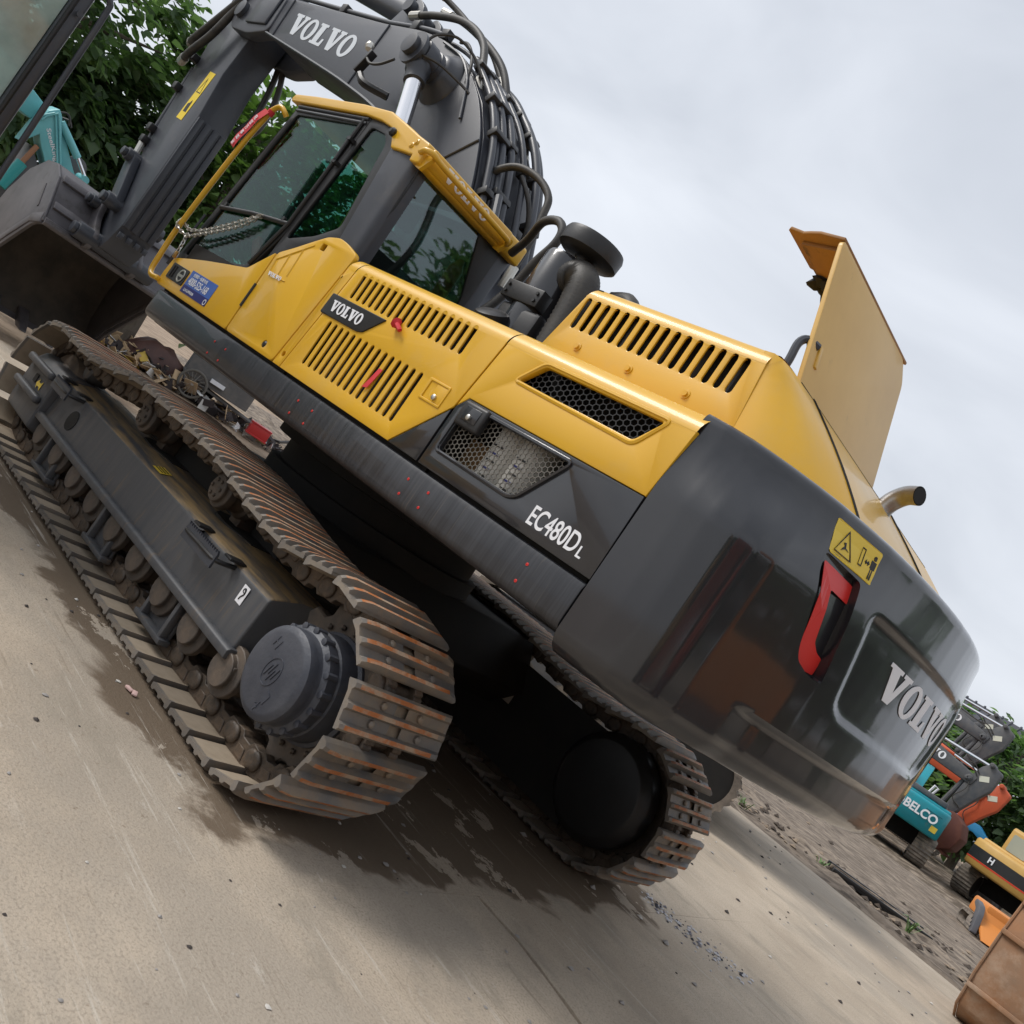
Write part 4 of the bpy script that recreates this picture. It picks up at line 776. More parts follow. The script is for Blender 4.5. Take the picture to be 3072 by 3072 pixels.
# boom hoist cylinders
for s in (1, -1):
    yb = BL if s > 0 else BR
    m3 = MB(); m3.lathe([(.235,0),(.225,.02),(.19,.04),(.165,.09),(.135,.12)], (1.66, yb, 4.135), (0,s,0), 28); obj('hoist_boss', m3.mesh('hoist_boss', smooth=50), GRY, bm_)
    m3 = MB(); m3.lathe([(.135,.1),(.135,.16),(.125,.165),(.125,.19),(.135,.195),(.135,.30),(.12,.305),(.12,.33),(.14,.335),(.14,.36),(.085,.365),(.085,.41),(.06,.415)], (1.66, yb, 4.135), (0,s,0), 28); cyl = obj('hoist_cylinder', m3.mesh('hoist_cylinder'), GRY, EX)
    P0 = Vector((1.66, yb+s*.245, 4.12)); d = Vector((-.20, 0, -.36)).normalized()
    m3 = MB(); m3.lathe([(.10,.0),(.10,.13),(.086,.15),(.086,.24)], P0, d, 20); obj('rod_eye', m3.mesh('rod_eye'), GRY, cyl)
    m3 = MB(); m3.cyl(P0+d*.22, P0+d*1.2, .068, n=24); obj('chrome_rod', m3.mesh('chrome_rod'), CHR, cyl)
    m3 = MB(); m3.cyl(P0+d*1.15, P0+d*2.4, .105, n=20); obj('cylinder_tube', m3.mesh('cylinder_tube'), GRY, cyl)
m3 = MB(); m3.obx((2.42, .62, 4.02), (.35,0,-1), (0,1,0), (1,0,.35), (.11, .035, .018)); wl = m3.build('work_lamp', BLK, EX, bev=.006)
m3 = MB(); m3.tube(smoothpath([(2.37,.62,3.90), (2.25,.60,3.84), (2.1,.45,3.86)], 4), .035, 8); obj('lamp_bracket', m3.mesh('lamp_bracket'), BLK, wl)
m3 = MB(); m3.lathe([(.03,0),(.04,.03),(.03,.06)], (2.46,.64,4.13), (.5,0,1), 10); obj('lamp_fitting', m3.mesh('lamp_fitting'), ZNC, wl)
m3 = MB(); m3.tube(smoothpath([(2.40,.64,4.05),(2.25,.66,3.99),(2.1,.66,4.0),(1.95,.66,4.06)], 5), .012, 6); obj('lamp_cable', m3.mesh('lamp_cable'), RUB, wl)
for pts in ([(1.62,.70,4.20),(1.60,.66,4.32),(1.52,.55,4.40),(1.40,.42,4.36),(1.25,.34,4.24)], [(1.58,.72,4.10),(1.45,.60,4.12),(1.32,.45,4.10),(1.2,.36,4.06)]):
    m3 = MB(); m3.tube(smoothpath(pts, 6), .012, 6); m3.build('grease_line', RUB, EX)
m3 = MB(); m3.tube(smoothpath([(1.95,.395,4.47),(1.60,.395,4.36),(1.36,.395,4.20),(1.22,.395,4.02),(1.10,.395,3.84)], 6), .012, 6); m3.build('grease_line', GRY, EX)
# hydraulic pipes along the boom back
pb = smoothpath([(x, 0, z) for x, z in top[1:10]], 6); pb = [Vector((5.0,0,4.79)), Vector((4.0,0,4.69))]+pb
def offp(path, off, y, i0=0, i1=None):
    out = []; P_ = path[i0:i1]
    for i, p in enumerate(P_):
        t = (P_[min(i+1, len(P_)-1)]-P_[max(i-1, 0)]).normalized(); n_ = Vector((-t.z, 0, t.x)) ; n_ = n_ if n_.z > -.2 and n_.dot(Vector((-.3,0,1))) > 0 else -n_
        out.append(p+n_*off+Vector((0,y,0)))
    return out
NPB = len(pb)
for y, off, r, a, b, m_ in ((.33, .05, .024, 0, 14, GRY), (.30, .06, .028, 22, NPB, GRY), (.20, .07, .03, 18, NPB, GRY), (.10, .08, .03, 20, NPB, GRY), (-.08, .07, .026, 12, NPB, GRY), (-.22, .10, .034, 16, NPB, GRY), (-.29, .08, .034, 12, NPB, GRY), (.24, .05, .02, 8, NPB, GRY)):
    m3 = MB(); m3.tube(offp(pb, off, y, a, b), r, 10); m3.build('hydraulic_pipe', m_, EX, smooth=60)
for i in (24, 31, 38, 45):
    if i >= NPB: continue
    p = offp(pb, .07, 0)[i]; t = (pb[min(i+1, NPB-1)]-pb[i-1]).normalized(); n_ = t.cross(Vector((0,1,0)))
    for yy, w_ in (((.30, .045), (.15, .09), (-.25, .075)) if i % 2 else ((.25, .09), (.10, .045), (-.08, .04), (-.25, .075))):
        m3 = MB(); m3.obx(p+t*random.uniform(-.08,.08)+Vector((0,yy,0)), t, (0,1,0), n_, (.028, w_, .045)); m3.build('pipe_clamp', BLK, EX, bev=.006)
for i in (1, 6, 12): 
    p = offp(pb, .05, .33)[i]; m3 = MB(); m3.obx(p, (1,0,0), (0,1,0), (0,0,1), (.05, .04, .045)); m3.build('pipe_clamp', BLK, EX, bev=.006)
def hose(pts, r, ends=True, nm='hydraulic_hose'):
    P_ = smoothpath(pts, 6); m3 = MB(); m3.tube(P_, r, 12); h = m3.build(nm, RUB, EX, smooth=60)
    if ends:
        for a, b in ((P_[0], P_[2]), (P_[-1], P_[-3])): m4 = MB(); m4.cyl(a+(a-b).normalized()*.06, b, r*1.22, n=10); obj('hose_fitting', m4.mesh('hose_fitting'), ZNC, h)
    return h
hose([(2.98,.22,4.84),(2.70,.22,4.86),(2.30,.22,4.84),(1.98,.22,4.76),(1.72,.22,4.62),(1.52,.24,4.42),(1.36,.26,4.22)], .033)
hose([(3.05,-.05,5.12),(2.7,-.05,5.04),(2.35,-.05,4.92),(2.05,-.08,4.80),(1.80,-.10,4.66),(1.62,-.12,4.50),(1.50,-.14,4.36)], .033)
hose([(3.3,.02,5.3),(3.0,-.12,5.2),(2.65,-.2,5.05),(2.35,-.25,4.92),(2.15,-.28,4.78),(2.0,-.30,4.66)], .028)
hose([(1.95,-.18,4.58),(1.70,-.22,4.50),(1.48,-.28,4.40),(1.32,-.30,4.28),(1.20,-.31,4.15),(1.08,-.31,4.0)], .028)
hose([(.63,.25,3.46),(.54,.24,3.60),(.40,.2,3.68),(.2,.15,3.66),(.03,.12,3.56),(-.03,.12,3.42),(-.08,.12,3.22),(-.1,.12,2.9)], .028)
hose([(.66,-.05,3.75),(.50,-.12,3.60),(.42,-.2,3.40),(.40,-.2,3.15),(.45,-.2,2.9)], .02, False, 'thin_hose')
hose([(1.0,.05,4.1),(.80,.0,3.85),(.72,-.05,3.6),(.6,-.05,3.4)], .014, False, 'thin_hose')
hose([(1.9,.30,4.56),(1.72,.34,4.52),(1.55,.36,4.42),(1.42,.38,4.30),(1.34,.38,4.15)], .014, False, 'thin_hose')
for z0, x0, y0 in ((2.35,-.45,.42),(2.55,-.42,.35)): m3 = MB(); m3.tube([(x0+.75, y0-.1, z0+.85), (x0, y0, z0-.2)], .03, 8); m3.build('frame_brace', GRY, EX)
# arm cylinder on top of the boom
m3 = MB(); m3.cyl((3.30, .03, 4.96), (5.3, .03, 5.40), .125, n=24); ac_ = m3.build('arm_cylinder', GRY, EX)
m3 = MB(); m3.cyl((5.2, .03, 5.38), (6.3, .03, 5.62), .06, n=18); obj('chrome_rod', m3.mesh('chrome_rod'), CHR, ac_)
for y in (-.11, .14): m3 = MB(); m3.prism(rpoly([(3.55,4.62),(3.35,4.98),(3.20,5.08),(3.05,5.0),(2.85,4.60)], .05), 'y', y-.03, y+.03); obj('cylinder_lug', m3.mesh('cylinder_lug', bev=.01), GRY, bm_)
m3 = MB(); m3.lathe([(.07,0),(.07,.42)], (3.2, -.18, 4.95), (0,1,0), 16); obj('lug_pin', m3.mesh('lug_pin'), GRY, bm_)
m3 = MB(); m3.tube([(3.35,.1,5.1),(3.6,.1,5.3),(4.2,.1,5.45)], .035, 8); obj('port_pipe', m3.mesh('port_pipe'), BLK, ac_)
# arm (stick)
AL, AR = .26, -.14
armp = [(5.78,4.55),(5.86,3.86),(5.74,3.31),(5.74,1.86),(5.84,1.62),(5.92,1.50),(6.14,1.46),(6.28,1.58),(6.42,2.3),(6.60,3.05),(6.69,3.53),(6.76,4.1),(6.95,4.80),(7.0,5.4),(6.6,5.8),(6.25,5.7),(5.95,4.95)]
mb = MB(); mb.prism(armp, 'y', AR, AL); am = mb.build('arm', GRY, EX, bev=.02, seg=2)
for k in range(4):
    y = .215-.103*k; m3 = MB(); m3.loft([[(x, y+dy, z) for dy in (-.038, .038)]+[(x-.022, y+dy*.85, z) for dy in (.038, -.038)] for x, z in ((5.742,1.84),(5.742,3.30))]); obj('wear_strip', m3.mesh('wear_strip', bev=.005), GRY, am)
    m3 = MB(); m3.bx(5.715, 5.745, y-.03, y+.03, 1.70, 1.77); obj('wear_pad', m3.mesh('wear_pad', bev=.005), GRY, am)
ys = obj('arm_warning', apply(curve_mesh([[(-.09,-.32),(.09,-.32),(.09,.32),(-.09,.32)]], .002), frame((6.13, AL+.003, 3.52), (-1,0,-.1), (.1,0,1))), mat('bright_yellow_vinyl', (.85,.62,.02), .4), am)
obj('warning_triangle', apply(curve_mesh(outline([(-.065,.04),(.065,.04),(0,.24)], .85), .001), frame((6.13, AL+.0065, 3.52), (-1,0,-.1), (.1,0,1))), INK, am)
obj('warning_figure', apply(curve_mesh([[(-.04,-.22),(.05,-.22),(.03,-.08),(.01,-.06),(-.01,-.10),(-.05,-.12)]], .001), frame((6.13, AL+.0065, 3.52), (-1,0,-.1), (.1,0,1))), INK, am)
for pts, r in (([(5.9,.40,5.2),(6.15,.42,4.75),(6.45,.44,4.35),(6.75,.42,4.12),(6.95,.36,4.10)], .045), ([(5.95,.36,5.1),(6.2,.40,4.6),(6.35,.42,4.2),(6.6,.42,3.95),(6.85,.36,3.86)], .045)): hose(pts, r)
for pts in ([(5.98,-.22,4.5),(5.86,-.26,4.1),(5.80,-.27,3.7),(5.85,-.2,3.45)], [(5.85,-.24,4.4),(5.66,-.3,4.0),(5.60,-.3,3.6),(5.72,-.2,3.4)]): hose(pts, .035, False)
m3 = MB(); m3.tube([(6.75,.24,3.85),(6.66,.24,3.0),(6.58,.24,2.7)], .03, 8); m3.build('arm_pipe', GRY, EX)
for x, z in ((6.80,4.45),(6.74,3.95),(6.68,3.55),(6.60,2.98),(6.57,2.82),(6.50,2.55)): m3 = MB(); m3.bx(x-.05, x+.06, AL-.03, AL+.08, z-.045, z+.045); m3.build('pipe_clamp', BLK, EX, bev=.01)
m3 = MB(); m3.cyl((6.57,.30,2.78),(6.53,.30,2.62), .035, n=10); m3.build('pipe_coupling', ZNC, EX)
# bucket linkage
for y0, y1 in ((.27, .36), (-.25, -.16)):
    m3 = MB(); m3.prism(rpoly([(6.52,2.66),(6.36,2.60),(6.06,2.08),(6.02,1.95),(6.16,1.90),(6.24,2.0),(6.50,2.46)], .06), 'y', y0, y1); m3.build('side_link', GRY, EX, bev=.012)
for x, z, a, b, r in ((6.44,2.56,-.30,.42,.075), (6.12,2.0,-.30,.44,.085), (6.39,1.90,-.34,.46,.075), (6.06,1.53,-.46,.52,.10)):
    m3 = MB(); m3.cyl((x,a,z),(x,b,z), r, n=20); m3.cyl((x,b-.02,z),(x,b+.05,z), r*.7, n=14); m3.build('linkage_pin', GRY, EX, bev=.006)
# bucket, mouth towards the machine
B0, B1 = .80, -.86
prof = [(6.13,1.40),(6.28,1.62),(6.50,1.90),(6.78,2.02),(7.15,2.0),(7.55,1.80),(7.82,1.45),(7.92,1.05),(7.86,.62),(7.66,.30),(7.50,.20)]
th = .035; inn = [(x*(1-.0)+(-.03 if x > 7 else .02), z-(.035 if x < 7.6 else 0)) for x, z in prof]
BKM = mat('bucket_steel', (.095, .09, .098), .48, metal=.35, col2=(.15, .14, .145), nscale=3, namount=.8, dirt=(.06,.055,.05), dscale=5, dlo=.55, dhi=.75)
BKI = mat('bucket_inside', (.055, .05, .045), .8, col2=(.12, .10, .08), nscale=3, namount=.8, bump=.2)
mb = MB(); R_ = []
for y in (B0, B1): R_.append([(x, y, z) for x, z in prof]+[(x, y, z) for x, z in reversed(inn)])
mb.loft(R_); n_ = len(prof)
bk = mb.build('bucket', [BKM, BKI], EX, bev=.0, smooth=40)
for p in bk.data.polygons:
    c = p.center
    if p.normal.dot(Vector((7.0, 0, 1.0))-Vector((c.x, 0, c.z))) > 0 and abs(p.normal.y) < .5: p.material_index = 1
for y in (B0, B1):
    m3 = MB(); m3.prism(prof+[(7.15,.62),(6.75,.98),(6.40,1.28)], 'y', y-.018, y+.018); sdp = obj('bucket_side', m3.mesh('bucket_side', bev=.006), [BKM], bk)
    m3 = MB(); m3.prism([(6.15,1.36),(6.45,1.30),(6.80,1.02),(7.2,.66),(7.5,.24),(7.56,.24),(7.25,.74),(6.86,1.10),(6.5,1.40),(6.2,1.48)], 'y', y-.03, y+.03); obj('side_cutter', m3.mesh('side_cutter', bev=.01), BKM, bk)
m3 = MB(); m3.tube([(6.14,B0,1.40),(6.14,B1,1.40)], .045, 10); obj('bucket_lip_tube', m3.mesh('bucket_lip_tube'), BKM, bk)
for x, z in ((6.26,1.60),(6.50,1.905)): m3 = MB(); m3.obx((x, (B0+B1)/2, z), (1,0,1), (0,1,0), (-1,0,1), (.05, .80, .02)); obj('back_rib', m3.mesh('back_rib', bev=.008), BKM, bk)
for y in (.33, -.24): m3 = MB(); m3.prism(rpoly([(6.0,1.42),(5.95,1.58),(6.08,1.66),(6.22,1.78),(6.30,1.96),(6.42,2.0),(6.52,1.92),(6.40,1.60),(6.15,1.36)], .05), 'y', y-.035, y+.035); obj('bucket_ear', m3.mesh('bucket_ear', bev=.012), BKM, bk)
for k in range(5):
    y = B0-.1-(B0-B1-.2)*k/4; m3 = MB(); m3.loft([[(7.62,y-.07,.34),(7.62,y+.07,.34),(7.62,y+.07,.22),(7.62,y-.07,.22)], [(7.38,y-.06,.22),(7.38,y+.06,.22),(7.38,y+.06,.12),(7.38,y-.06,.12)], [(7.22,y-.04,.13),(7.22,y+.04,.13),(7.22,y+.04,.11),(7.22,y-.04,.11)]]); obj('bucket_tooth', m3.mesh('bucket_tooth', bev=.01), BKM, bk)
m3 = MB(); m3.obx((6.62, B0+.02, 1.62), (.8,0,1), (0,1,0), (-1,0,.8), (.16, .006, .018)); obj('side_weld', m3.mesh('side_weld'), BKM, bk)
# ------------------------------------------------------------------ ground
def ground_mat():
    m = bpy.data.materials.new('concrete_yard'); m.use_nodes = True; t = m.node_tree; b = t.nodes['Principled BSDF']; l = t.links.new
    tc = N(t, 'ShaderNodeNewGeometry'); vec = tc.outputs['Position']
    def noise(scale, det=6, rough=.6, st=None, dist=0):
        n = N(t, 'ShaderNodeTexNoise'); n.inputs['Scale'].default_value = scale; n.inputs['Detail'].default_value = det; n.inputs['Roughness'].default_value = rough; n.inputs['Distortion'].default_value = dist
        if st: mp = N(t, 'ShaderNodeMapping'); mp.inputs['Scale'].default_value = st[:3]; mp.inputs['Rotation'].default_value = (0,0,st[3] if len(st) > 3 else 0); l(vec, mp.inputs['Vector']); l(mp.outputs['Vector'], n.inputs['Vector'])
        else: l(vec, n.inputs['Vector'])
        return n.outputs['Fac']
    def rng(v, a, b_, lo=0, hi=1): r = N(t, 'ShaderNodeMapRange'); r.inputs['From Min'].default_value = a; r.inputs['From Max'].default_value = b_; r.inputs['To Min'].default_value = lo; r.inputs['To Max'].default_value = hi; r.interpolation_type = 'SMOOTHSTEP'; l(v, r.inputs['Value']); return r.outputs['Result']
    def mix(a, b_, f):
        x = N(t, 'ShaderNodeMix', data_type='RGBA')
        for s_, v in (('A', a), ('B', b_)):
            if isinstance(v, tuple): x.inputs[s_].default_value = (*v, 1)
            else: l(v, x.inputs[s_])
        l(f, x.inputs['Factor']); return x.outputs['Result']
    def math_(op, a, b_): 
        n = N(t, 'ShaderNodeMath', operation=op)
        for i, v in enumerate((a, b_)):
            if isinstance(v, (int, float)): n.inputs[i].default_value = v
            else: l(v, n.inputs[i])
        return n.outputs[0]
    c = mix((.43,.355,.272), (.56,.47,.365), rng(noise(.55, 6, .65), .38, .62))
    c = mix(c, (.375,.325,.265), rng(noise(.38, 7, .65, (1,1.4,1,.3)), .46, .58, 0, .7))
    c = mix(c, (.60,.55,.48), rng(noise(3.4, 9, .75, (.8,1.6,1,.7)), .60, .70, 0, .6))
    c = mix(c, (.33,.285,.225), rng(noise(1.3, 8, .7, (1,1.7,1,.4)), .50, .68, 0, .85))
    c = mix(c, (.56,.50,.42), rng(noise(2.6, 8, .7, (.55,2.2,1,.5)), .58, .8, 0, .7))
    c = mix(c, (.22,.17,.12), rng(noise(26, 6, .7, (1,1,1)), .60, .72, 0, .8))
    c = mix(c, (.30,.255,.2), rng(noise(90, 3, .6), .46, .66, 0, .6))
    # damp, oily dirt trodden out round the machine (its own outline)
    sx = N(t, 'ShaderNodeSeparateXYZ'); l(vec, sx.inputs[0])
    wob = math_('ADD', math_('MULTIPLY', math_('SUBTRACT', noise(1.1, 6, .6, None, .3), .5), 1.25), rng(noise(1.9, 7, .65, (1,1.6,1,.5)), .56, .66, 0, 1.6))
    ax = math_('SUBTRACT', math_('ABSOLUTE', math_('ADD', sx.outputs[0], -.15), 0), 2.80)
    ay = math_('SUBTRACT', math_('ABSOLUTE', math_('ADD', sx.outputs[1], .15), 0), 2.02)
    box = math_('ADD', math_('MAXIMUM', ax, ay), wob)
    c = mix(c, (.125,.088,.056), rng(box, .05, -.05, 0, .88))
    c = mix(c, (.60,.55,.47), rng(noise(5, 8, .75, (.18,3.2,1,.9)), .57, .66, 0, .6))
    c = mix(c, (.24,.195,.145), rng(noise(6, 8, .75, (.15,2.8,1,.75)), .58, .68, 0, .6))
    c = mix(c, (.16,.13,.10), rng(noise(3.2, 7, .65, (.7,1.3,1,.6)), .68, .8, 0, .5))
    # earth beyond the edge of the concrete
    ey = math_('ADD', sx.outputs[1], math_('MULTIPLY', math_('SUBTRACT', noise(.5, 6, .65), .5), 2.2))
    earth = mix((.10,.075,.052), (.33,.265,.20), rng(noise(.9, 8, .7, (2.2,.7,1,.25)), .42, .66))
    earth = mix(earth, (.085,.062,.045), rng(noise(6, 6, .7, (1,2.5,1)), .56, .7, 0, .8))
    c = mix(c, earth, rng(ey, -9.2, -9.7))
    c = mix(c, mix((.36,.27,.19), (.22,.16,.11), rng(noise(1.5, 8, .7), .4, .62)), rng(sx.outputs[0], 6.0, 6.8))
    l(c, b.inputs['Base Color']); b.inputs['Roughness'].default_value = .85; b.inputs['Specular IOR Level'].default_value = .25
    bp = N(t, 'ShaderNodeBump'); bp.inputs['Strength'].default_value = .5; bp.inputs['Distance'].default_value = .012
    l(math_('ADD', noise(75, 6, .7), math_('MULTIPLY', noise(4, 6, .65), 1.2)), bp.inputs['Height']); l(bp.outputs['Normal'], b.inputs['Normal'])
    return m
GM = ground_mat()
mb = MB(); mb.add([(-300,-300,-.03),(300,-300,-.03),(300,300,-.03),(-300,300,-.03)], [(0,1,2,3)]); gr = struct(mb.build('ground', GM, None, smooth=0))
for P_ in ([(-2.748,.288),(-2.851,1.55),(-3.2,6.3),(-8.9,6.3),(-8.9,.36),(-3.9,.352),(-3.55,.350),(-3.42,.326),(-3.3,.302),(-3.17,.290),(-3.06,.274),(-2.97,.281),(-2.9,.283),(-2.82,.29)],
           [(-2.748,.268),(-2.82,.258),(-2.90,.262),(-2.99,.250),(-3.06,.251),(-3.18,.258),(-3.3,.279),(-3.45,.298),(-3.55,.322),(-8.9,.34),(-8.9,-9.3),(-2.4,-9.3),(-2.5,-4.0),(-2.70,-.4)],
           [(-2.742,.288),(-2.851,1.55),(-3.2,6.3),(6.4,6.3),(6.4,-9.3),(-2.4,-9.3),(-2.5,-4.0),(-2.694,-.4),(-2.742,.262)]):
    m3 = MB(); m3.prism(P_, 'z', -.06, 0); obj('concrete_slab', m3.mesh('concrete_slab', smooth=0), GM, gr)
mb = MB(); R_ = []
for x, y in ((-2.74,.278),(-2.9,.270),(-3.06,.262),(-3.3,.288),(-3.55,.334),(-4.2,.338),(-6,.345)): R_.append([(x, y-.05, -.014), (x, y+.05, -.014), (x, y+.05, -.03), (x, y-.05, -.03)])
mb.loft(R_); obj('joint_filler', mb.mesh('joint_filler'), mat('joint_soil', (.035,.027,.02), .9), gr)
# churned earth strip
mb = MB(); nx, ny = 150, 70; X0, X1, Y0, Y1 = -16, 24, -9.15, -24
vs = []
for j in range(ny+1):
    for i in range(nx+1):
        x = X0+(X1-X0)*i/nx; y = Y0+(Y1-Y0)*(j/ny)**1.3; e = min(1, j/3)*min(1, (ny-j)/6)
        h = .10*mnoise.fractal((x*.6, y*1.4, 0), 1, 2, 5)+.07*mnoise.fractal((x*2.2, y*2.8, 3), 1, 2, 4); band = math.exp(-((y+11.3+.6*math.sin(x*.5))/1.6)**2)
        vs.append((x+.03*random.random(), y, -.035+e*(.03+max(-.02, h*(.35+.9*band))+.05*band)))
mb.add(vs, [(j*(nx+1)+i, j*(nx+1)+i+1, (j+1)*(nx+1)+i+1, (j+1)*(nx+1)+i) for j in range(ny) for i in range(nx)])
MUD = mat('churned_mud', (.10,.074,.052), .9, col2=(.33,.265,.20), nscale=1.6, namount=.9, stretch=(1,2.2,1), dirt=(.075,.055,.04), dscale=4, dlo=.5, dhi=.62, bump=.9, bscale=14)
struct(mb.build('mud_strip', MUD, None, smooth=60))
# loose grit on the slab
mb = MB(); 
def pebble(mb, x, y, r, mi=0):
    vs = []; 
    for k in range(8): a = k*PI/4; vs += [(x+r*math.cos(a)*random.uniform(.7,1.2), y+r*math.sin(a)*random.uniform(.7,1.2), r*.25)]
    vs += [(x, y, r*random.uniform(.6,1)), (x, y, -.002)]
    mb.add(vs, [(k, (k+1) % 8, 8) for k in range(8)]+[((k+1) % 8, k, 9) for k in range(8)], mi)
for k in range(420): 
    a = random.random(); x = random.uniform(-4.6, 1) if a < .5 else random.uniform(-4, 2); y = random.uniform(.5, 3.4) if a < .5 else random.uniform(-9, 1)
    pebble(mb, x, y, random.uniform(.004, .013)*(1 if a < .5 else 2.1), random.choice((0,0,1,2)))
PB = [mat('grit_grey', (.32,.30,.28), .9), mat('grit_dark', (.06,.05,.045), .9), mat('grit_pale', (.55,.52,.47), .9)]
stuff(mb.build('gravel', PB, None), 'loose grit and small stones scattered over the concrete', 'gravel')
mb = MB()
for k in range(170):
    t = random.random()*.62; x = -2.45-1.15*t+random.gauss(0,.05); y = -2.0-.25*t+random.gauss(0,.07+.05*math.sin(PI*t)); pebble(mb, x, y, random.uniform(.005,.018), random.choice((0,1,2,2)))
stuff(mb.build('rubble', [mat('rubble_grey', (.20,.19,.21), .9), mat('rubble_dark', (.05,.05,.06), .9), mat('rubble_pale', (.55,.54,.55), .9)], None, smooth=0), 'trail of broken grey concrete rubble behind the far track', 'rubble')
# drain grating lying in the mud edge
gt = thing('drain_grating', 'broken black drain grating sunk in the mud at the slab edge', 'grating', (-1.40,-10.9,.07), math.radians(-150))
m3 = MB(); m3.bx(-.75,.75,-.30,.30,-.02,.0); obj('pit', m3.mesh('pit'), DRK, gt)
for k in range(3): m3 = MB(); m3.bx(-.78,.78,-.29+.25*k,-.23+.25*k,0,.06); obj('grating_bar', m3.mesh('grating_bar', bev=.01), [mat('wet_black_iron', (.015,.014,.014), .5), MUD, MATS['wet_black_iron'] if 'wet_black_iron' in MATS else BLK][k] if k < 2 else BLK, gt)
for k in range(12): m3 = MB(); m3.bx(-.75+.13*k,-.70+.13*k,-.22,-.03,0,.045); obj('grating_rib', m3.mesh('grating_rib'), BLK, gt)
for x, y, s_, lb in ((-2.0,-10.6,.22,'green weed sprouting beside the drain grating'), (-.7,-10.2,.14,'thin green grass tuft at the edge of the mud'), (.6,-9.9,.16,'grass sprig with a pale litter scrap beside it')):
    mb = MB()
    for k in range(16):
        a = random.uniform(0,2*PI); L_ = s_*random.uniform(.6,1.4); p = Vector((random.gauss(0,.03), random.gauss(0,.03), 0)); q = p+Vector((math.cos(a)*L_*.5, math.sin(a)*L_*.5, L_*.7)); e = q+Vector((math.cos(a)*L_*.4, math.sin(a)*L_*.4, -L_*.1)); wv = Vector((-math.sin(a), math.cos(a), 0))*.010
        mb.add([p-wv, p+wv, q+wv*.8, q-wv*.8, e], [(0,1,2,3),(3,2,4)])
    o = mb.build('weed_tuft', MATS.get('weed') or mat('weed', (.16,.26,.09), .6), None); o.location = (x, y, .02); tag(o, lb, 'weed')
m3 = MB(); m3.obx((-1.66,1.80,.012), (1,.3,0), (-.3,1,0), (0,0,1), (.022,.010,.006)); m3.obx((-1.69,1.785,.012), (1,-.5,.3), (.5,1,0), (0,0,1), (.016,.012,.004)); lp = m3.build('litter_scrap', mat('pink_litter', (.62,.42,.38), .7), None, bev=.003); tag(lp, 'crumpled pink and white litter scrap against the track', 'litter')

# ------------------------------------------------------------------ trees
def leafmat(name, a, b_, tr=.25):
    m = bpy.data.materials.new(name); m.use_nodes = True; t = m.node_tree; p = t.nodes['Principled BSDF']; l = t.links.new
    g = N(t, 'ShaderNodeNewGeometry'); n = N(t, 'ShaderNodeTexNoise'); n.inputs['Scale'].default_value = 2.5; n.inputs['Detail'].default_value = 5; l(g.outputs['Position'], n.inputs['Vector'])
    ad = N(t, 'ShaderNodeMath', operation='MULTIPLY_ADD'); ad.inputs[1].default_value = .55; l(g.outputs['Random Per Island'], ad.inputs[0]); sb = N(t, 'ShaderNodeMath', operation='MULTIPLY'); sb.inputs[1].default_value = .5; l(n.outputs['Fac'], sb.inputs[0]); l(sb.outputs[0], ad.inputs[2])
    mx = N(t, 'ShaderNodeMix', data_type='RGBA'); mx.inputs['A'].default_value = (*a, 1); mx.inputs['B'].default_value = (*b_, 1); l(ad.outputs[0], mx.inputs['Factor']); l(mx.outputs['Result'], p.inputs['Base Color'])
    p.inputs['Roughness'].default_value = .5; p.inputs['Specular IOR Level'].default_value = .4
    tl = N(t, 'ShaderNodeBsdfTranslucent'); hb = N(t, 'ShaderNodeMix', data_type='RGBA', blend_type='MULTIPLY'); hb.inputs['Factor'].default_value = 1; l(mx.outputs['Result'], hb.inputs['A']); hb.inputs['B'].default_value = (1.6, 2.0, .8, 1); l(hb.outputs['Result'], tl.inputs['Color'])
    ms = N(t, 'ShaderNodeMixShader'); ms.inputs[0].default_value = tr; l(p.outputs[0], ms.inputs[1]); l(tl.outputs[0], ms.inputs[2]); l(ms.outputs[0], t.nodes['Material Output'].inputs['Surface']); return m
LF1 = leafmat('broad_leaf', (.055,.098,.055), (.18,.25,.145), .5); LF2 = leafmat('pale_leaf', (.055,.10,.03), (.15,.235,.08), .35)
BRK = mat('bark', (.10,.08,.06), .9, col2=(.18,.15,.12), nscale=12, bump=.5)
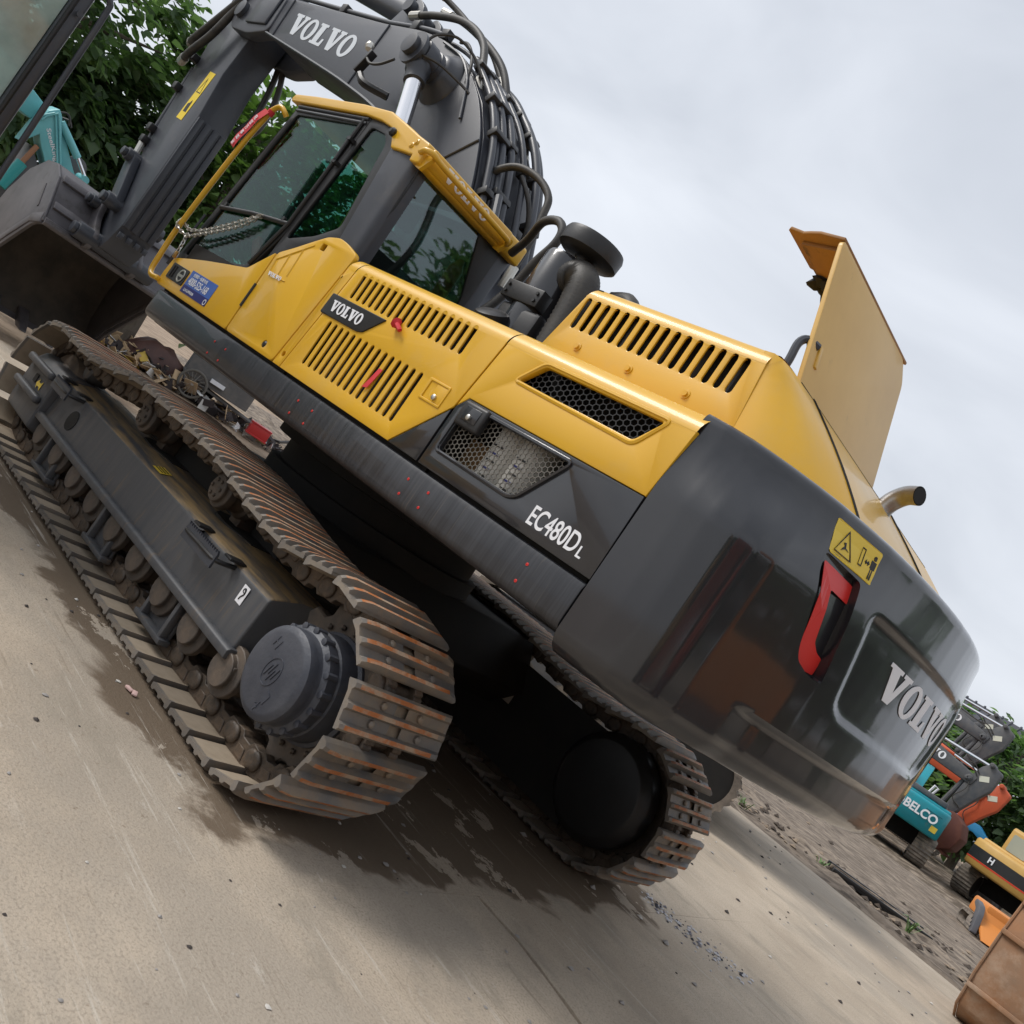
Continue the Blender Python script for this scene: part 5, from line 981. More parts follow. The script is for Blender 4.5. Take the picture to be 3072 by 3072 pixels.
def tree(name, label, base, h, rx, rz_, n, leaf, lm, seed, group, cz=.62, low=.1):
    rnd = random.Random(seed); T_ = thing(name, label, 'tree', base, 0, group); mb = MB()
    H = h*.82; mb.tube([(0,0,-.2), (.08,.05,H*.3), (-.05,.1,H*.6), (.05,0,H)], [.22*h/7,.17*h/7,.11*h/7,.03], 8)
    tips = []
    for k in range(13):
        a = rnd.uniform(0,2*PI); z0 = H*rnd.uniform(.22,.85); L_ = rx*rnd.uniform(.55,.95); e = Vector((math.cos(a)*L_, math.sin(a)*L_, z0+L_*rnd.uniform(.1,.7))); tips.append(e)
        mb.tube([(0,0,z0), tuple(e*.5+Vector((0,0,z0*.5))), tuple(e)], [.06*h/7,.04*h/7,.012], 6)
    obj('trunk', mb.mesh('trunk'), BRK, T_)
    cl = []
    while len(cl) < 95:
        v = Vector((rnd.gauss(0,1), rnd.gauss(0,1), rnd.gauss(0,1))).normalized()*(.35+.65*rnd.random()**.6)
        p = Vector((v.x*rx, v.y*rx, h*cz+v.z*rz_))
        if p.z > h*low: cl.append((p, rnd.uniform(.45,1.0)))
    mb = MB(); V = []; F = []
    for k in range(n):
        c, r = cl[rnd.randrange(len(cl))]; d = Vector((rnd.gauss(0,1), rnd.gauss(0,1), rnd.gauss(0,.75))); p = c+d*r*.36*max(rx,1.5)/2.2
        if p.z < .3: continue
        out_ = (p-Vector((0,0,h*.5))); out_.z *= .3; out_ = out_.normalized() if out_.length > .01 else Vector((1,0,0))
        t = (out_+Vector((rnd.gauss(0,.6), rnd.gauss(0,.6), rnd.gauss(-.45,.35)))).normalized(); u = t.cross(Vector((rnd.gauss(0,.4), rnd.gauss(0,.4), 1))).normalized(); nn = u.cross(t)
        s_ = leaf*rnd.uniform(.6,1.25); w_ = s_*rnd.uniform(.30,.42); f = nn*s_*.12; o = len(V)
        V += [p, p+t*s_*.3+u*w_*1.0+f, p+t*s_*.62+u*w_*.72+f, p+t*s_, p+t*s_*.62-u*w_*.72+f, p+t*s_*.3-u*w_*1.0+f, p+t*s_*.5]
        F += [(o,o+1,o+6), (o+1,o+2,o+6), (o+2,o+3,o+6), (o+3,o+4,o+6), (o+4,o+5,o+6), (o+5,o,o+6)]
    me = bpy.data.meshes.new('crown'); me.from_pydata([tuple(v) for v in V], [], F); me.polygons.foreach_set('use_smooth', [True]*len(F)); me.update()
    obj('crown', me, lm, T_); return T_
GL = 'broad-leaved trees behind the bucket'
tree('broadleaf_tree', 'tall dark broad-leaved tree rising behind the teal arm', (15.0,-.1,0), 8.4, 1.9, 3.7, 6500, .26, LF1, 1, GL, .55)
tree('broadleaf_tree', 'dark broad-leaved tree seen between bucket and graphite arm', (15.6,-1.75,0), 6.2, 1.35, 2.0, 4200, .25, LF1, 2, GL, .54)
tree('broadleaf_tree', 'broad-leaved tree directly behind the graphite arm', (15.2,-3.0,0), 6.9, 1.5, 2.6, 4600, .25, LF1, 3, GL, .54)
tree('broadleaf_tree', 'lighter green tree seen under the boom', (13.5,-3.75,0), 6.5, 1.05, 2.3, 4200, .24, LF2, 4, GL, .56)
tree('broadleaf_tree', 'leafy tree seen through the cab glass', (15.5,-6.4,0), 7.2, 1.9, 3.0, 5200, .26, LF1, 5, GL, .55)
tree('broadleaf_tree', 'tree standing behind the neighbouring black cab', (17.5,1.9,0), 8.0, 2.3, 3.8, 6000, .28, LF1, 6, GL, .55)
GR = 'trees beyond the parked excavators'
for k, (x, y, h, r, lb) in enumerate(((9.4,-47,7.2,2.6,'green tree in front of the grey tiled roof'), (5.6,-46,7.8,2.9,'bushy green tree behind the two dark excavator arms'), (2.2,-45,7.4,2.8,'bushy green tree behind the orange arm'), (-1.6,-44.5,7.0,2.8,'dark green tree behind the ochre excavator boom'), (13.5,-48,7.0,2.8,'green tree beneath the grey roof, beside the counterweight'))):
    tree('bushy_tree', lb, (x, y, 0), h, r, h*.44, 5200, .42, LF2 if k in (0,4) else LF1, 20+k, GR, .54)
# unseen tree belt, added to darken what the counterweight mirrors
src = [o for o in bpy.data.objects if o.name.startswith('bushy_tree')]
for k in range(9):
    c_ = copy_tree(src[k % len(src)]); a_ = math.radians(118+k*15); c_.location = (-5+24*math.cos(a_), 2+26*math.sin(a_), 0); c_.rotation_euler = (0,0,k*1.3); c_.scale = (1.25,1.25,1.05+.1*(k % 3))
    c_['label'] = 'bushy tree in the unseen belt added to darken the counterweight reflection'; c_['group'] = 'unseen tree belt added for reflections'
# clods on the churned strip
mb = MB()
for k in range(900):
    x = random.uniform(-9, 12); y = -9.4-abs(random.gauss(0,1.6))-random.random()*.6; r = random.uniform(.02,.075); o0 = len(mb.v); pebble(mb, x, y, r, random.choice((0,0,1)))
    for q in range(o0, len(mb.v)): v = mb.v[q]; mb.v[q] = (v[0], v[1], v[2]+.03)
stuff(mb.build('mud_clods', [mat('wet_clod', (.06,.043,.03), .8), mat('dry_clod', (.26,.20,.145), .95)], None, smooth=0), 'dark clods of earth along the edge of the slab', 'earth')
# ------------------------------------------------------------------ shed with a grey roof
sh = thing('shed', 'distant low building with a dark grey tiled roof', 'building', (19,-62,0), math.radians(0))
m3 = MB(); m3.bx(-9,9,-5,5,0,6.2); obj('wall', m3.mesh('wall'), mat('shed_wall', (.35,.34,.32), .9), sh)
for s_ in (1, -1):
    m3 = MB(); m3.loft([[(x,s_*5.6,5.9),(x,0,9.1),(x,0,9.25),(x,s_*5.6,6.05)] for x in (-9.6,9.6)]); ro = obj('roof', m3.mesh('roof'), mat('roof_tile', (.055,.058,.07), .7, col2=(.09,.09,.10), nscale=3), sh)
    for k in range(33): x = -9.6+.6*k; m4 = MB(); m4.loft([[(x-.07,s_*5.6,6.06),(x+.07,s_*5.6,6.06),(x+.05,s_*5.6,6.15),(x-.05,s_*5.6,6.15)], [(x-.07,0,9.26),(x+.07,0,9.26),(x+.05,0,9.35),(x-.05,0,9.35)]]); obj('roof_rib', m4.mesh('roof_rib'), MATS['roof_tile'], ro)
# ------------------------------------------------------------------ junk seen through the gap between skirt and track
mb = MB(); rnd = random.Random(5)
for k in range(620):
    t = rnd.random()*(1 if k < 260 else 2.1); p = Vector((12.9+1.3*rnd.random()-.8*t, -2.6-2.2*t+rnd.gauss(0,.25), abs(rnd.gauss(0,.11))+.02)); s_ = rnd.uniform(.04,.17)
    u = Vector((rnd.gauss(0,1), rnd.gauss(0,1), rnd.gauss(0,.5))).normalized(); v = u.orthogonal().normalized(); v = Matrix.Rotation(rnd.uniform(0,6), 3, u) @ v
    mb.obx(p, u, v, u.cross(v), (s_, s_*rnd.uniform(.3,.9), .006), rnd.choice((0,0,0,0,1,2,3)) if k < 260 else rnd.choice((2,2,0,1,2)))
stuff(mb.build('scrap_heap', [mat('cardboard', (.50,.36,.22), .9), mat('scrap_white', (.65,.64,.62), .8), mat('scrap_dark', (.05,.04,.04), .8), mat('scrap_yellow', (.6,.42,.08), .7)], None, smooth=0), 'heap of torn cardboard and wood scraps on the ground', 'scrap heap')
mb = MB()
for k in range(70):
    p = Vector((9.6+rnd.gauss(0,.5), -6.0-rnd.random()*1.6, .03+abs(rnd.gauss(0,.05)))); u = Vector((rnd.gauss(0,1), rnd.gauss(0,1), rnd.gauss(0,.4))).normalized(); v = u.orthogonal(); mb.obx(p, u, v, u.cross(v), (rnd.uniform(.04,.14), rnd.uniform(.03,.07), .01), rnd.choice((0,1,2)))
stuff(mb.build('litter_heap', [MATS['scrap_white'], MATS['cardboard'], mat('scrap_pink', (.55,.35,.40), .8)], None, smooth=0), 'pale litter and splintered wood strewn beside the cart', 'litter')
mb = MB(); nT = 14
for i in range(nT+1):
    for j in range(nT+1):
        u_, v_ = i/nT, j/nT; mb.v.append((13.6-.9*u_, -3.6-1.5*v_, .62*math.sin(PI*u_)**.5*math.sin(PI*v_)**.5+.10*mnoise.noise((u_*5, v_*5, 1))))
mb.f = [(i*(nT+1)+j, i*(nT+1)+j+1, (i+1)*(nT+1)+j+1, (i+1)*(nT+1)+j) for i in range(nT) for j in range(nT)]; mb.m = [0]*len(mb.f)
o = mb.build('tarpaulin', mat('brown_tarp', (.06,.025,.02), .6, col2=(.12,.05,.035), nscale=4), None); tag(o, 'crumpled dark brown tarpaulin over scrap beside the cart', 'tarpaulin')
ca = thing('handcart', 'old grey cargo tricycle with a spoked wheel beside the scrap heap', 'tricycle', (12.2,-4.8,0), math.atan2(-1.15,-.47))
for x, y in ((0,.0),(.05,.85)):
    m3 = MB(); m3.tube([(x+.27*math.cos(a), y, .30+.27*math.sin(a)) for a in [2*PI*k/32 for k in range(33)]], .028, 8, caps=False); wh = obj('wheel', m3.mesh('wheel', smooth=60), mat('worn_tyre', (.13,.12,.105), .9) if 'worn_tyre' not in MATS else MATS['worn_tyre'], ca)
    m3 = MB(); m3.cyl((x,y-.05,.30),(x,y+.05,.30), .03, n=10)
    for k in range(18): a = 2*PI*k/18; m3.tube([(x+.03*math.cos(a+.5), y+(.04 if k % 2 else -.04), .30+.03*math.sin(a+.5)), (x+.25*math.cos(a), y, .30+.25*math.sin(a))], .0045, 4)
    obj('spokes', m3.mesh('spokes'), MATS.get('spoke_steel') or mat('spoke_steel', (.35,.33,.3), .5, metal=.6), wh)
m3 = MB(); m3.bx(-.25,1.15,.08,.78,.40,.46); bd_ = obj('bed', m3.mesh('bed', bev=.01), mat('cart_grey', (.10,.10,.10), .7, col2=(.2,.18,.16), nscale=6), ca)
for y in (.08,.76): m3 = MB(); m3.bx(-.25,1.15,y,y+.03,.46,.80); obj('side_board', m3.mesh('side_board'), MATS['cart_grey'], bd_)
m3 = MB(); m3.bx(.25,.55,-.01,.07,.52,.60); obj('white_plate', m3.mesh('white_plate'), WHT, bd_)
for y in (.12,.7): m3 = MB(); m3.tube([(.1,y,.36),(1.9,y*.5+.2,.22)], .03, 6); obj('shaft', m3.mesh('shaft'), MATS['cart_grey'], ca)
m3 = MB(); m3.tube([(1.5,.3,.1),(2.1,.35,.25),(2.5,.4,.5)], .035, 6); obj('front_fork', m3.mesh('front_fork'), MATS['cart_grey'], ca)
rx = thing('crate', 'bright red plastic crate standing behind the cart', 'crate', (11.45,-6.15,.10), math.radians(-115)); rx.scale = (.62,.62,.62)
CRT = mat('red_plastic', (.50,.03,.03), .4); m3 = MB(); m3.bx(-.35,.35,-.25,.25,0,.42); obj('crate_body', m3.mesh('crate_body', bev=.02), CRT, rx)
for z in (.0,.38): m3 = MB(); m3.bx(-.37,.37,-.27,.27,z,z+.05); obj('crate_rim', m3.mesh('crate_rim', bev=.01), CRT, rx)
m3 = MB(); m3.bx(-.2,.05,.256,.26,.2,.3); obj('crate_label', m3.mesh('crate_label'), WHT, rx)
# ------------------------------------------------------------------ other machines in the yard
TRK = mat('far_track', (.11,.095,.08), .8, col2=(.30,.25,.2), nscale=5, namount=.9)
def ridged(x0, x1, z1, w, yc):     # simple crawler belt with grouser ridges
    P_ = []; r = z1/2; n = 16; L_ = x1-x0
    for i in range(n+1): a = PI/2+PI*i/n; P_.append(Vector((x0+r*math.cos(a), r+r*math.sin(a))))
    for i in range(1, 24): P_.append(Vector((x0+L_*i/24, 0)))
    for i in range(n+1): a = -PI/2+PI*i/n; P_.append(Vector((x1+r*math.cos(a), r+r*math.sin(a))))
    for i in range(1, 24): P_.append(Vector((x1-L_*i/24, z1)))
    rs, T = resample(P_, 150, 0); out = []; inn = []
    for i, p in enumerate(rs):
        t = (rs[(i+1) % 150]-rs[i-1]).normalized(); n_ = Vector((t.y, -t.x)); d = .035 if i % 2 else 0
        out.append(p-n_*(0) + n_*(0 if i % 2 else -.0) - n_*d); inn.append(p+n_*-.10 if False else p-n_*.10)
    mb = MB(); R_ = [[(p.x, yc+y, p.y) for p in ring] for ring, y in ((inn, -w/2), (out, -w/2), (out, w/2), (inn, w/2))]
    n = 150; vs = [v for r_ in R_ for v in r_]; fs = []
    for k in range(4):
        for i in range(n): j = (i+1) % n; k2 = (k+1) % 4; fs.append((k*n+i, k*n+j, k2*n+j, k2*n+i))
    mb.add(vs, fs); return mb
def machine(name, label, loc, rz, paint, trim, group, boom=None, arm=None, bucket=True, cab=True, cwz=(.95,1.85), cwm=None, scale=1, cabglass=GLD, front=2.0, text=None):
    T_ = thing(name, label, 'excavator', loc, rz, group)
    for y in (-1.15, 1.15):
        tr = obj('crawler_track', ridged(-1.55, 1.55, .95, .6, y).mesh('crawler_track', smooth=30), TRK, T_)
        m3 = MB(); m3.bx(-1.75,1.75,y-.24,y+.24,.14,.80); obj('track_frame', m3.mesh('track_frame', bev=.04), trim, T_)
        for k in range(6): m4 = MB(); m4.cyl((-1.25+.5*k,y-.24,.22),(-1.25+.5*k,y+.24,.22), .11, n=12); obj('roller', m4.mesh('roller'), TRK, tr)
        m4 = MB(); m4.cyl((-1.55,y-.27,.475),(-1.55,y+.27,.475), .385, n=24); obj('sprocket', m4.mesh('sprocket'), DRK, tr)
    m3 = MB(); m3.bx(-1,1,-1,1,.4,.95); obj('centre_frame', m3.mesh('centre_frame', bev=.03), DRK, T_)
    m3 = MB(); m3.bx(-2.1,1.55,-1.32,1.32,.98,1.14); obj('deck', m3.mesh('deck', bev=.02), trim, T_)
    m3 = MB(); m3.loft([[(x,y,z) for x, y in ((-2.0,-1.3),(-2.0,1.3),(-.2,1.3),(.1,.3),(1.2,.3),(1.3,-1.3))] for z in (1.14,1.95)]); b_ = obj('engine_housing', m3.mesh('engine_housing', bev=.06, seg=3), paint, T_)
    for k in range(7): m4 = MB(); m4.bx(-1.8+.12*k,-1.74+.12*k,1.302,1.308,1.35,1.75); obj('louvre', m4.mesh('louvre'), DRK, b_)
    z0, z1 = cwz; rg = []
    for z, i_ in ((z0,.07),(z0+.06,.0),(z1-.08,.0),(z1-.02,.03),(z1,.08)):
        rg.append([(x+i_ if x < -2 else x, y*(1-i_*.4), z) for x, y in [(-1.9,1.36),(-2.35,1.34),(-2.55,1.2),(-2.68,.8),(-2.74,.3),(-2.74,-.3),(-2.68,-.8),(-2.55,-1.2),(-2.35,-1.34),(-1.9,-1.36)]])
    m3 = MB(); m3.loft(rg); cwo = obj('counterweight', m3.mesh('counterweight', smooth=50), cwm or paint, T_)
    if cab:
        m3 = MB(); pr_ = [(-.05,1.14),(-.05,2.72),(.05,2.80),(1.05,2.80),(1.18,2.72),(1.42,1.9),(1.42,1.14)]; m3.prism(pr_, 'y', .42, 1.33); cb_ = obj('cab', m3.mesh('cab', bev=.05, seg=3), paint, T_)
        m3 = MB(); m3.prism(rpoly([(.12,1.75),(.12,2.62),(1.05,2.62),(1.28,1.85),(1.2,1.75)], .06), 'y', 1.335, 1.345); m3.build('cab_window', cabglass, cb_)
        m3 = MB(); m3.prism(rpoly([(.55,2.0),(1.2,2.0),(1.2,2.6),(.55,2.6)], .06), 'x', -.065, -.055); m3.build('cab_window', cabglass, cb_)
        m3 = MB(); m3.bx(.6,.62,1.346,1.352,1.2,2.65); obj('door_seam', m3.mesh('door_seam'), BLK, cb_)
    if boom:
        m3 = MB(); m3.prism(boom, 'y', -.22, .22); bo = obj('boom', m3.mesh('boom', bev=.03), paint if text != 'dark' else trim, T_)
        if arm:
            m3 = MB(); m3.prism(arm, 'y', -.17, .17); ao = obj('arm', m3.mesh('arm', bev=.03), paint if text != 'dark' else trim, T_)
        if text == 'dark': pass
    return T_
VG = mat('far_graphite', (.065,.07,.08), .5, col2=(.12,.115,.11), nscale=4, namount=.7); TEA = mat('teal_paint', (.0,.27,.33), .4, col2=(.03,.20,.24), nscale=3, dirt=(.16,.22,.22), dscale=4, dlo=.58, dhi=.85); TEA2 = mat('light_teal_paint', (.17,.50,.52), .45, col2=(.10,.36,.40), nscale=3, dirt=(.2,.3,.3), dscale=5, dlo=.65, dhi=.8)
ORG = mat('orange_red_paint', (.58,.10,.035), .5, col2=(.42,.08,.03), nscale=3, dirt=(.3,.16,.1), dscale=4, dlo=.58, dhi=.85); CAT = mat('ochre_paint', (.56,.34,.09), .5, col2=(.46,.27,.07), nscale=3, dirt=(.3,.2,.1), dscale=5, dlo=.62, dhi=.8); ORB = mat('bright_orange', (.62,.22,.04), .5)
RSB = mat('rusty_bucket', (.24,.155,.10), .8, col2=(.32,.15,.065), nscale=2.6, namount=.8, dirt=(.40,.30,.22), dscale=2, dlo=.52, dhi=.75, bump=.3, bscale=18); RDB = mat('rust_red_steel', (.11,.035,.025), .75, col2=(.16,.055,.03), nscale=4, bump=.3)
GX = 'excavators parked across the yard'
# teal machine seen from behind
fk = math.atan2(-.966, .26)
K = machine('excavator', 'teal excavator seen from behind with white lettering on its counterweight', (4.25,-29.6,0), fk, TEA, VG, GX, cwm=TEA, boom=[(.1,1.8),(1.6,2.9),(2.2,3.0),(2.3,2.7),(.6,1.6)])
def rear_text(T_, txt, w, h, y, z, m): obj('rear_lettering', apply(letter_mesh(txt, w, h, .03, .01), frame((-2.745, y, z), (0,-1,0), (0,0,1))), m, T_)
rear_text(K, 'KOBELCO', 1.55, .28, -.30, 1.47, WHT)
m3 = MB(); m3.bx(-2.62,-2.60,-1.2,-1.0,1.12,1.30); obj('rear_sticker', m3.mesh('rear_sticker'), YLB, K); m3 = MB(); m3.bx(-2.70,-2.66,-1.15,1.15,1.62,1.65); obj('groove_shadow_strip', m3.mesh('groove_shadow_strip'), mat('teal_shadow_line', (.0,.12,.15), .5), K)  # dark teal strip: shadow of a groove put into the colour
m3 = MB(); m3.tube([(-1.6,-.5,1.9),(-1.7,-.62,2.35),(-1.7,-.5,2.38),(-1.6,-.4,1.9)], .035, 6); obj('guard_rail', m3.mesh('guard_rail'), WHT, K)
m3 = MB(); m3.bx(-2.0,-.6,-1.1,.2,1.95,2.12); obj('engine_cover', m3.mesh('engine_cover', bev=.03), VG, K)
# ochre machine seen from behind
Cc = machine('excavator', 'ochre excavator seen from behind with a black rear band and red pinstripe', (.35,-32.0,0), math.atan2(-.995,-.10), CAT, VG, GX, cwm=CAT, cabglass=mat('milky_window', (.34,.36,.30), .2), boom=[(.2,1.8),(.9,4.2),(1.6,5.2),(2.4,5.4),(2.5,5.0),(1.9,4.7),(1.4,3.9),(.8,1.6)], arm=[(2.2,5.6),(2.7,5.4),(3.2,3.2),(2.95,3.1)])
for z0, z1, m_, nm in ((1.22,1.58,BLK,'black_band'), (1.17,1.205,RED,'red_pinstripe')):
    rg = [[(x-.012, y*1.004, z) for x, y in [(-1.95,1.36),(-2.35,1.34),(-2.55,1.2),(-2.68,.8),(-2.74,.3),(-2.74,-.3),(-2.68,-.8),(-2.55,-1.2),(-2.35,-1.34),(-1.95,-1.36)]] for z in (z0, z1)]; m3 = MB(); m3.loft(rg); obj(nm, m3.mesh(nm, smooth=50), m_, Cc)
rear_text(Cc, 'H', .16, .2, .55, 1.42, WHT)
m3 = MB(); m3.bx(-2.70,-2.66,-.35,.12,1.66,1.80); obj('rear_plate', m3.mesh('rear_plate', bev=.01), WHT, Cc)
# row of dark machines side-on, booms towards the camera's right
def sideon(label, Y_, s_, px, pz, ax, az, bx, bz, paint, name='excavator', wordmark=True, bucketm=None):
    sc_ = (Y_-4.16)/(-37.16); W = lambda x, z: (-5.14+(x+5.14)*sc_, 1.53+(z-1.53)*sc_)
    (px, pz), (ax, az), (bx, bz) = W(px, pz), W(ax, az), W(bx, bz); cx = px+6.2
    L = lambda x, z: (cx-x, z)      # forward is -X
    P_ = L(px, pz); A_ = L(ax, az); B_ = L(bx, bz)
    boom = [(.2,1.6),(1.2,3.0),(2.4,pz-.15),(3.6,pz-.05),(P_[0]+.15,pz-.22),(P_[0]+.22,pz+.1),(P_[0]-.2,pz+.22),(3.8,pz+.62),(2.2,pz+.62),(.9,3.6),(-.3,1.7)]
    d = Vector((B_[0]-A_[0], B_[1]-A_[1])).normalized(); n_ = Vector((-d.y, d.x)); a0 = Vector(A_)
    arm = rpoly([tuple(a0-n_*.05-d*.05), tuple(a0+n_*.42), tuple(a0+d*.75+n_*.52), tuple(a0+d*1.2+n_*.40), tuple(Vector(B_)+n_*.18), tuple(Vector(B_)-n_*.16), tuple(a0+d*1.0-n_*.28), tuple(a0+d*.3-n_*.24)], .1)
    T_ = machine(name, label, (cx, Y_, 0), PI, paint, paint, GX, boom=boom, arm=arm)
    yv = -.24     # side facing the camera (local -y... forward -X, camera at +Y) 
    m3 = MB(); m3.cyl((2.9, 0, pz+.80), (P_[0]-1.5, 0, pz+.72), .10, n=12); ac = obj('arm_cylinder', m3.mesh('arm_cylinder'), paint, T_)
    m3 = MB(); m3.cyl((P_[0]-1.6, 0, pz+.72), (A_[0], 0, az-.05), .055, n=12); obj('chrome_rod', m3.mesh('chrome_rod'), CHR, ac)
    if wordmark: obj('boom_wordmark', apply(volvo(1.5, .28, .006), frame((4.45, -.228, pz+.20), (-1,0,.03), (0,0,1)) if False else frame((4.45, -.228, pz+.19), (1,0,-.06), (.06,0,1))), WHT, T_)
    m3 = MB(); m3.obx((a0+d*.62+n_*.1).to_3d().xzy if False else ((a0+d*.55+n_*.12).x, -.175, (a0+d*.55+n_*.12).y), (1,0,.5), (0,1,0), (-.5,0,1), (.16,.006,.10)); obj('arm_decal', m3.mesh('arm_decal'), mat('cream_decal', (.6,.6,.5), .6) if 'cream_decal' not in MATS else MATS['cream_decal'], T_)
    m3 = MB(); c0 = a0+d*.95-n_*.36; c1 = Vector(B_)-n_*.34; m3.cyl((c0.x,0,c0.y), (c1.x,0,c1.y), .09, n=10); obj('bucket_cylinder', m3.mesh('bucket_cylinder'), paint, T_)
    m3 = MB(); m3.tube(smoothpath([(P_[0],-.2,pz+.1),(P_[0]+.1,-.26,pz-.4),(P_[0]-.1,-.26,pz-.9),(B_[0]+.3,-.2,(pz+bz)/2-.4)], 5), .02, 6); obj('hose', m3.mesh('hose'), RUB, T_)
    for q_, r_ in ((P_, .11), (A_, .09), ((a0+d*.9-n_*.3), .08), (Vector(B_)-n_*.02, .08)): m4 = MB(); m4.lathe([(r_*.6,-.31),(r_*.6,-.29),(r_,-.28),(r_,.28),(r_*.6,.29),(r_*.6,.31)], (q_[0],0,q_[1]), (0,1,0), 14); obj('pivot_pin', m4.mesh('pivot_pin'), paint, T_)
    for hx in (.0,.12): m4 = MB(); m4.tube(smoothpath([(2.4,-.24,pz+.55),(3.6,-.25,pz+.66),(P_[0]-.6,-.25,pz+.45),(P_[0]-.1,-.26,pz+.5-hx),(A_[0]-.2,-.22,az-.5-hx)], 5), .022, 6); obj('hose', m4.mesh('hose'), RUB, T_)
    if bucketm:
        bp_ = Vector(B_); pf = [(0,0),(.35,.1),(.75,-.1),(.95,-.55),(.85,-1.05),(.45,-1.35),(.1,-1.25),(-.1,-.6)]; m3 = MB(); m3.prism([(bp_.x+x+.0, max(.12, bp_.y+z)) for x, z in pf], 'y', -.55, .55); bo = obj('bucket', m3.mesh('bucket', bev=.03), bucketm, T_)
        for k in range(5): m4 = MB(); m4.obx((bp_.x+.62-.0, -.45+.225*k, max(.12, bp_.y-1.30)), (1,0,-.4), (0,1,0), (.4,0,1), (.14,.05,.035)); obj('bucket_tooth', m4.mesh('bucket_tooth'), bucketm, bo)
    return T_
sideon('graphite excavator whose arm hangs directly above the teal counterweight', -33, 1, 3.8, 3.42, 3.40, 4.20, 3.83, 2.0, VG, bucketm=RDB)
sideon('graphite excavator with the middle of three raised dark arms', -36.5, 1, 4.17, 4.90, 3.75, 5.62, 4.22, 3.72, VG)
sideon('graphite excavator with the rearmost dark arm, just below the grey roof', -40, 1, 4.55, 5.15, 4.20, 5.80, 4.62, 4.0, VG, wordmark=False)
sideon('orange-red excavator with its arm folded behind the dark ones', -35, 1, 3.25, 3.15, 2.80, 3.75, 3.45, 1.6, ORG, wordmark=False)
b2 = machine('excavator', 'small blue excavator with a yellow trim far behind the rusty bucket', (7.4,-41,0), PI, mat('blue_paint', (.02,.20,.40), .4), CAT, GX, boom=[(.2,1.5),(1.6,2.2),(3.0,2.35),(3.6,2.0),(3.5,1.75),(2.9,1.95),(1.7,1.75),(.6,1.3)], cab=False)
# neighbour on the far side: only its track end shows
NB = machine('excavator', 'neighbouring crawler excavator whose track end shows past the far track', (1.55,-6.45,0), math.radians(25), YEL, VG, GX, cwm=VG)
# machines behind the photographer, mirrored in the counterweight
RX = machine('excavator', 'red excavator with a raised boom parked behind the photographer', (-11.5,4.6,0), math.radians(20), ORG, VG, GX, boom=[(.1,1.8),(1.6,3.6),(3.2,4.0),(3.3,3.6),(2.0,3.1),(.8,1.6)], arm=[(3.0,4.1),(3.4,4.0),(3.5,1.0),(3.2,1.0)])
RX2 = machine('excavator', 'ochre excavator parked beside the red one behind the photographer', (-9.6,9.6,0), math.radians(-30), CAT, VG, GX, boom=[(.1,1.8),(1.6,3.6),(3.2,4.0),(3.3,3.6),(2.0,3.1),(.8,1.6)])
RX3 = machine('excavator', 'orange excavator parked at the end of the row behind the photographer', (-10.8,-1.8,0), math.radians(65), ORB, VG, GX, boom=[(.1,1.8),(1.6,3.6),(3.2,4.0),(3.3,3.6),(2.0,3.1),(.8,1.6)])
# ------------------------------------------------------------------ light teal machine behind the bucket, facing right
TL = thing('excavator', 'light teal excavator with its arm hanging behind the graphite bucket', 'excavator', (9.75,5.6,0), -PI/2, GX)
def tl(Y_, Z_): return (5.6-Y_, Z_)
m3 = MB(); m3.prism([(.3,1.5),(1.6,2.3),(3.0,2.45),(tl(.58,2.40)[0],2.40),(tl(.56,2.51)[0],2.55),(tl(.50,2.66)[0],2.66),(4.2,2.95),(2.2,3.1),(.6,2.4),(-.2,1.6)], 'y', -.05, .30); obj('boom', m3.mesh('boom', bev=.02), TEA2, TL)
arm_ = [tl(*p) for p in ((.60,2.06),(.575,2.50),(.54,2.62),(.445,2.725),(.37,2.66),(-.05,1.95),(-.03,1.80),(.09,1.78),(.13,1.923),(.40,2.19),(.475,2.29))]
m3 = MB(); m3.prism(arm_, 'y', -.38, .02); ar_ = obj('arm', m3.mesh('arm', bev=.015), TEA2, TL)
m3 = MB(); m3.prism([tl(*p) for p in ((.36,2.64),(-.10,2.20),(-.30,2.03),(-.22,1.93),(.0,1.95))], 'y', -.30, -.02); obj('arm_front', m3.mesh('arm_front', bev=.015), TEA2, TL)
for o1, o2 in ((.0,.0),(-.035,-.02)): m4 = MB(); m4.tube([(p[0]+o1, -.40, p[1]+o2) for p in [tl(.56,2.46),tl(.53,2.55),tl(.44,2.66),tl(.40,2.62),tl(.0,2.02),tl(-.02,1.93)]], .013, 6); obj('arm_pipe', m4.mesh('arm_pipe'), TEA2, ar_)
obj('arm_lettering', apply(letter_mesh('SteelKing', .42, .075, .01, .002), frame((tl(.285,2.27)[0], -.384, 2.27), (.72,0,-.70), (.70,0,.72))), WHT, ar_)
def c3(p, y): return (tl(*p)[0], y, tl(*p)[1])
m3 = MB(); m3.cyl(c3((.335,2.60),-.33), c3((-.075,2.345),-.33), .052, n=18); cy_ = obj('bucket_cylinder', m3.mesh('bucket_cylinder'), TEA2, TL)
m3 = MB(); m3.cyl(c3((-.06,2.355),-.33), c3((-.28,2.19),-.33), .028, n=14); obj('chrome_rod', m3.mesh('chrome_rod'), CHR, cy_)
m3 = MB(); m3.cyl(c3((-.28,2.15),-.45), c3((-.28,2.15),-.15), .055, n=14); obj('rod_eye', m3.mesh('rod_eye'), TEA2, cy_)
